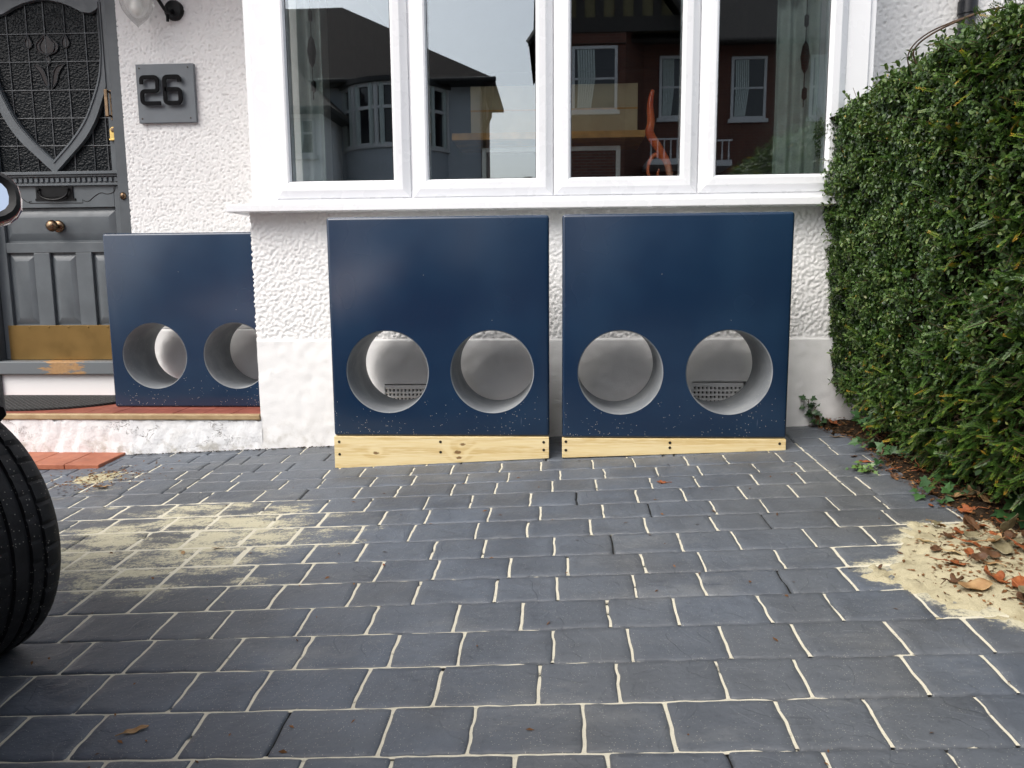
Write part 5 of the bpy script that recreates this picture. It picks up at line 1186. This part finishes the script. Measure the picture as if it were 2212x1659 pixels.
# ================================================================== HOUSES ACROSS THE ROAD (seen in the window panes)
def brickm():
    t = NT('red_brick'); w = t.n('ShaderNodeTexBrick'); x = t.xyz(); cmb = t.n('ShaderNodeCombineXYZ'); t.set(cmb.inputs[0], t.math('ADD', x[0], x[1])); t.set(cmb.inputs[1], x[2]); t.set(w.inputs[0], cmb.outputs[0])
    w.inputs['Scale'].default_value = 1; w.inputs['Brick Width'].default_value = .23; w.inputs['Row Height'].default_value = .075; w.inputs['Mortar Size'].default_value = .008
    t.set(w.inputs['Color1'], (.08, .02, .011)); t.set(w.inputs['Color2'], (.12, .034, .017)); t.set(w.inputs['Mortar'], (.1, .08, .065)); t.P(base=w.outputs[0], rough=.85); return t.mat
M['brick'] = brickm(); M['greyrender'] = simple('grey_render_paint', (.36, .39, .42), .85, var=.05, scale=3, bump=.3); M['stucco'] = simple('cream_stucco', (.14, .12, .06), .85, var=.1); M['darktimber'] = simple('dark_timber', (.02, .016, .013), .7)
M['whitewood'] = simple('white_painted_wood', (.5, .5, .5), .5, var=.03)
def sash(parent, x0, x1, z0, z1, y, transom=.5, curt=True):
    q = MB(); q.loop(x0, x1, z0, z1, [(0, y-.05), (0, y+.05), (.07, y+.05), (.07, y-.05)])
    q.box(x0+.07, x1-.07, y-.03, y+.035, z0+(z1-z0)*transom-.025, z0+(z1-z0)*transom+.025); q.box(x0-.06, x1+.06, y-.05, y+.1, z0-.09, z0)
    w_ = obj('window', q, M['whitewood'], parent); p = MB(); p.box(x0+.07, x1-.07, y+.004, y+.012, z0+.07, z1-.07); obj('pane', p, M['darkglass'], w_)
    if curt:
        p = MB(); a = (x1-x0)
        for k in range(7): xa = x0+a*(.14+.055*k); p.tube([(xa, y+.016, z1-.08), (xa+a*.02, y+.016, (z0+z1)/2), (xa-a*.012*k, y+.016, z0+.08)], a*.03, 5)
        obj('net_curtain', p, M['curtain'], w_)
def hip(parent, x0, x1, y0, y1, ze, ra, rb, zr, m_):
    yr = (y0+y1)/2; q = MB(); q.add([(x0, y0, ze), (x1, y0, ze), (x1, y1, ze), (x0, y1, ze), (ra, yr, zr), (rb, yr, zr)], [(0, 1, 5, 4), (1, 2, 5), (2, 3, 4, 5), (3, 0, 4), (0, 3, 2, 1)]); return obj('roof', q, m_, parent)
gh = thing('grey_house', 'grey rendered house with curved bay and brown roof, reflected in the left window panes', 'house', (-7, -17, -.4))
q = MB(); q.box(-13, -1.96, -17, -14, -.4, 5.82); obj('wall', q, M['greyrender'], gh)
hip(gh, -13.4, -1.55, -17.4, -13.55, 5.8, -9.5, -6.1, 8.2, M['roof'])
q = MB(); q.box(-13.4, -1.55, -17.4, -13.5, 5.70, 5.795); q.tube([(-13.4, -13.45, 5.76), (-1.5, -13.45, 5.76)], .06, 8); q.tube([(-1.85, -13.9, 5.7), (-1.85, -13.9, -.3)], .05, 8); q.tube([(-1.85, -13.9, 4.6), (-1.7, -13.9, 4.9), (-1.6, -13.6, 5.7)], .05, 8); obj('gutter', q, M['carblack'], gh)
bc = (-4.3, -14.55); br = 1.55; a0, a1 = R_(20), R_(160)
def arcp(r, n, A0=a0, A1=a1): return [(bc[0]+r*math.cos(a), bc[1]+r*math.sin(a)) for a in np.linspace(A0, A1, n)]
q = MB(); poly = arcp(br, 24)
for z0, z1 in ((-.4, 1.0), (2.7, 4.0)): q.prismz(poly, z0, z1)
obj('bay_wall', q, M['greyrender'], gh)
q = MB(); q.prismz(arcp(br+.12, 24), 5.62, 5.74); obj('bay_roof', q, M['carblack'], gh)
for zb_, zt_b2 in ((1.0, 2.7), (4.0, 5.62)):
    q = MB(); q.prismz(arcp(br+.06, 24), zb_, zb_+.07); q.prismz(arcp(br+.02, 24), zb_+.07, zb_+.13); q.prismz(arcp(br+.02, 24), zt_b2-.09, zt_b2); zt2 = zb_+(zt_b2-zb_)*.62; q.prismz(arcp(br+.03, 24), zt2-.04, zt2+.04)
    for a in np.linspace(a0, a1, 6):
        cx, cy = bc[0]+(br-.01)*math.cos(a), bc[1]+(br-.01)*math.sin(a); q.tube([(cx, cy, zb_), (cx, cy, zt_b2)], .065, 6)
    w_ = obj('window', q, M['whitewood'], gh); p = MB(); p.prismz(arcp(br-.04, 24), zb_, zt_b2); obj('pane', p, M['darkglass'], w_)
    p = MB()
    for a in np.linspace(a0, a1, 6):
        for s_ in (-1, 1): cx, cy = bc[0]+(br-.02)*math.cos(a+s_*.1), bc[1]+(br-.02)*math.sin(a+s_*.1); p.tube([(cx, cy, zb_), (cx, cy, zt_b2)], .07, 6)
    obj('net_curtain', p, M['curtain'], w_)
q = MB(); q.box(-11, -5.85, -14, -12.2, -.4, 4.85); obj('wing_wall', q, M['plinth'], gh); hip(gh, -11.4, -5.5, -16, -11.8, 4.8, -9, -7.4, 6.6, M['roof']); q = MB(); q.box(-11.4, -5.5, -14, -11.75, 4.7, 4.795); obj('wing_gutter', q, M['carblack'], gh)
sash(gh, -6.62, -6.0, 3.7, 4.6, -12.2, .6)
bh = thing('brick_house', 'red brick house with timbered gable and sash windows, reflected in the right window panes', 'house', (4, -17, -.4))
q = MB(); q.box(-.35, 12, -22, -14, -.4, 6.75); obj('wall', q, M['brick'], bh)
q = MB(); q.add([(-.55, -13.5, 6.55), (12.5, -13.5, 6.55), (12.5, -22.5, 6.55), (-.55, -22.5, 6.55), (-.55, -18, 11.4), (12.5, -18, 11.4)], [(0, 1, 5, 4), (2, 3, 4, 5), (0, 4, 3), (1, 2, 5), (0, 3, 2, 1)]); obj('roof', q, M['roof2'], bh)
q = MB(); q.prismz([(-.35, -14), (-.0, -13.1), (1.75, -13.1), (2.3, -14)], -.4, 6.7); obj('bay_wall', q, M['brick'], bh)
q = MB(); q.prism([(-.4, 6.72), (3.1, 6.72), (1.35, 9.0)], -13.05, -14); obj('gable', q, M['stucco'], bh)
q = MB(); q.box(-.4, 3.1, -13.04, -12.98, 6.6, 6.95)
for k in range(6): x = .15+k*.47; q.box(x-.1, x+.1, -13.045, -12.985, 6.95, 6.95+2.0*(1-abs(x-1.35)/1.8))
q.box(.1, 2.6, -13.046, -12.986, 7.5, 7.6); obj('gable_timber', q, M['darktimber'], bh)
q = MB(); q.add([(-.65, -12.7, 6.5), (1.35, -12.7, 9.35), (3.5, -12.7, 6.5), (3.5, -12.7, 6.3), (1.35, -12.7, 9.13), (-.65, -12.7, 6.3), (-.65, -17.5, 6.5), (1.35, -17.5, 9.35), (3.5, -17.5, 6.5)], [(0, 1, 4, 5), (1, 2, 3, 4), (0, 6, 7, 1), (1, 7, 8, 2)]); obj('gable_roof', q, M['roof2'], bh)
q = MB(); q.tube([(-.65, -12.68, 6.4), (1.35, -12.68, 9.23)], .07, 4); q.tube([(3.5, -12.68, 6.4), (1.35, -12.68, 9.23)], .07, 4); q.tube([(-.55, -13.4, 6.5), (12.5, -13.4, 6.5)], .06, 6); obj('barge_board', q, M['darktimber'], bh)
q = MB(); q.box(.2, 1.75, -13.1, -13.02, 6.35, 6.6); obj('brick_band', q, M['brick'], bh)
sash(bh, .42, 1.55, 4.75, 6.3, -13.1); sash(bh, 2.7, 3.45, 4.7, 6.25, -14); sash(bh, 4.4, 5.3, 4.7, 6.25, -14); sash(bh, 6.4, 7.3, 4.7, 6.25, -14); sash(bh, .3, 1.5, 1.0, 2.8, -13.1); sash(bh, 4.4, 5.6, 1.0, 2.8, -14)
q = MB(); q.box(2.3, 4.2, -14, -12.6, 3.36, 3.5); q.box(2.3, 4.2, -12.66, -12.62, 3.95, 3.99)
for k in range(12): x = 2.36+k*.16; q.lathe([(.015, 3.5), (.028, 3.6), (.014, 3.75), (.018, 3.95)], (x, -12.64, 0), 'z', 8)
obj('balustrade', q, M['whitewood'], bh)
for x, y, r, h, lb in ((-1.2, -30, .8, 5.2, 'bare conifer far off between the two houses'),):
    t = thing('conifer_tree', lb, 'tree', (x, y, -.4)); q = MB(); q.tube([(x, y, -.4), (x, y, h)], [.15, .02], 6); obj('trunk', q, M['twig'], t); rq = np.random.default_rng(9); n = 2200
    zz = rq.uniform(.2, 1, n)**.8; rr3 = r*(1-zz)*rq.uniform(.3, 1.1, n)+.05; aa = rq.uniform(0, 6.28, n); P = np.stack([x+rr3*np.cos(aa), y+rr3*np.sin(aa), zz*h], 1); D = np.stack([np.cos(aa), np.sin(aa), rq.uniform(-.3, .6, n)], 1); Vv, Ff = leaves(P, D, np.tile([[0, 0, 1.]], (n, 1)), np.full(n, .22), np.full(n, .07), rq); npobj('crown', Vv, Ff, M['yew'], t, attrs={'tint': np.repeat(rq.uniform(0, .5, n), 7)})
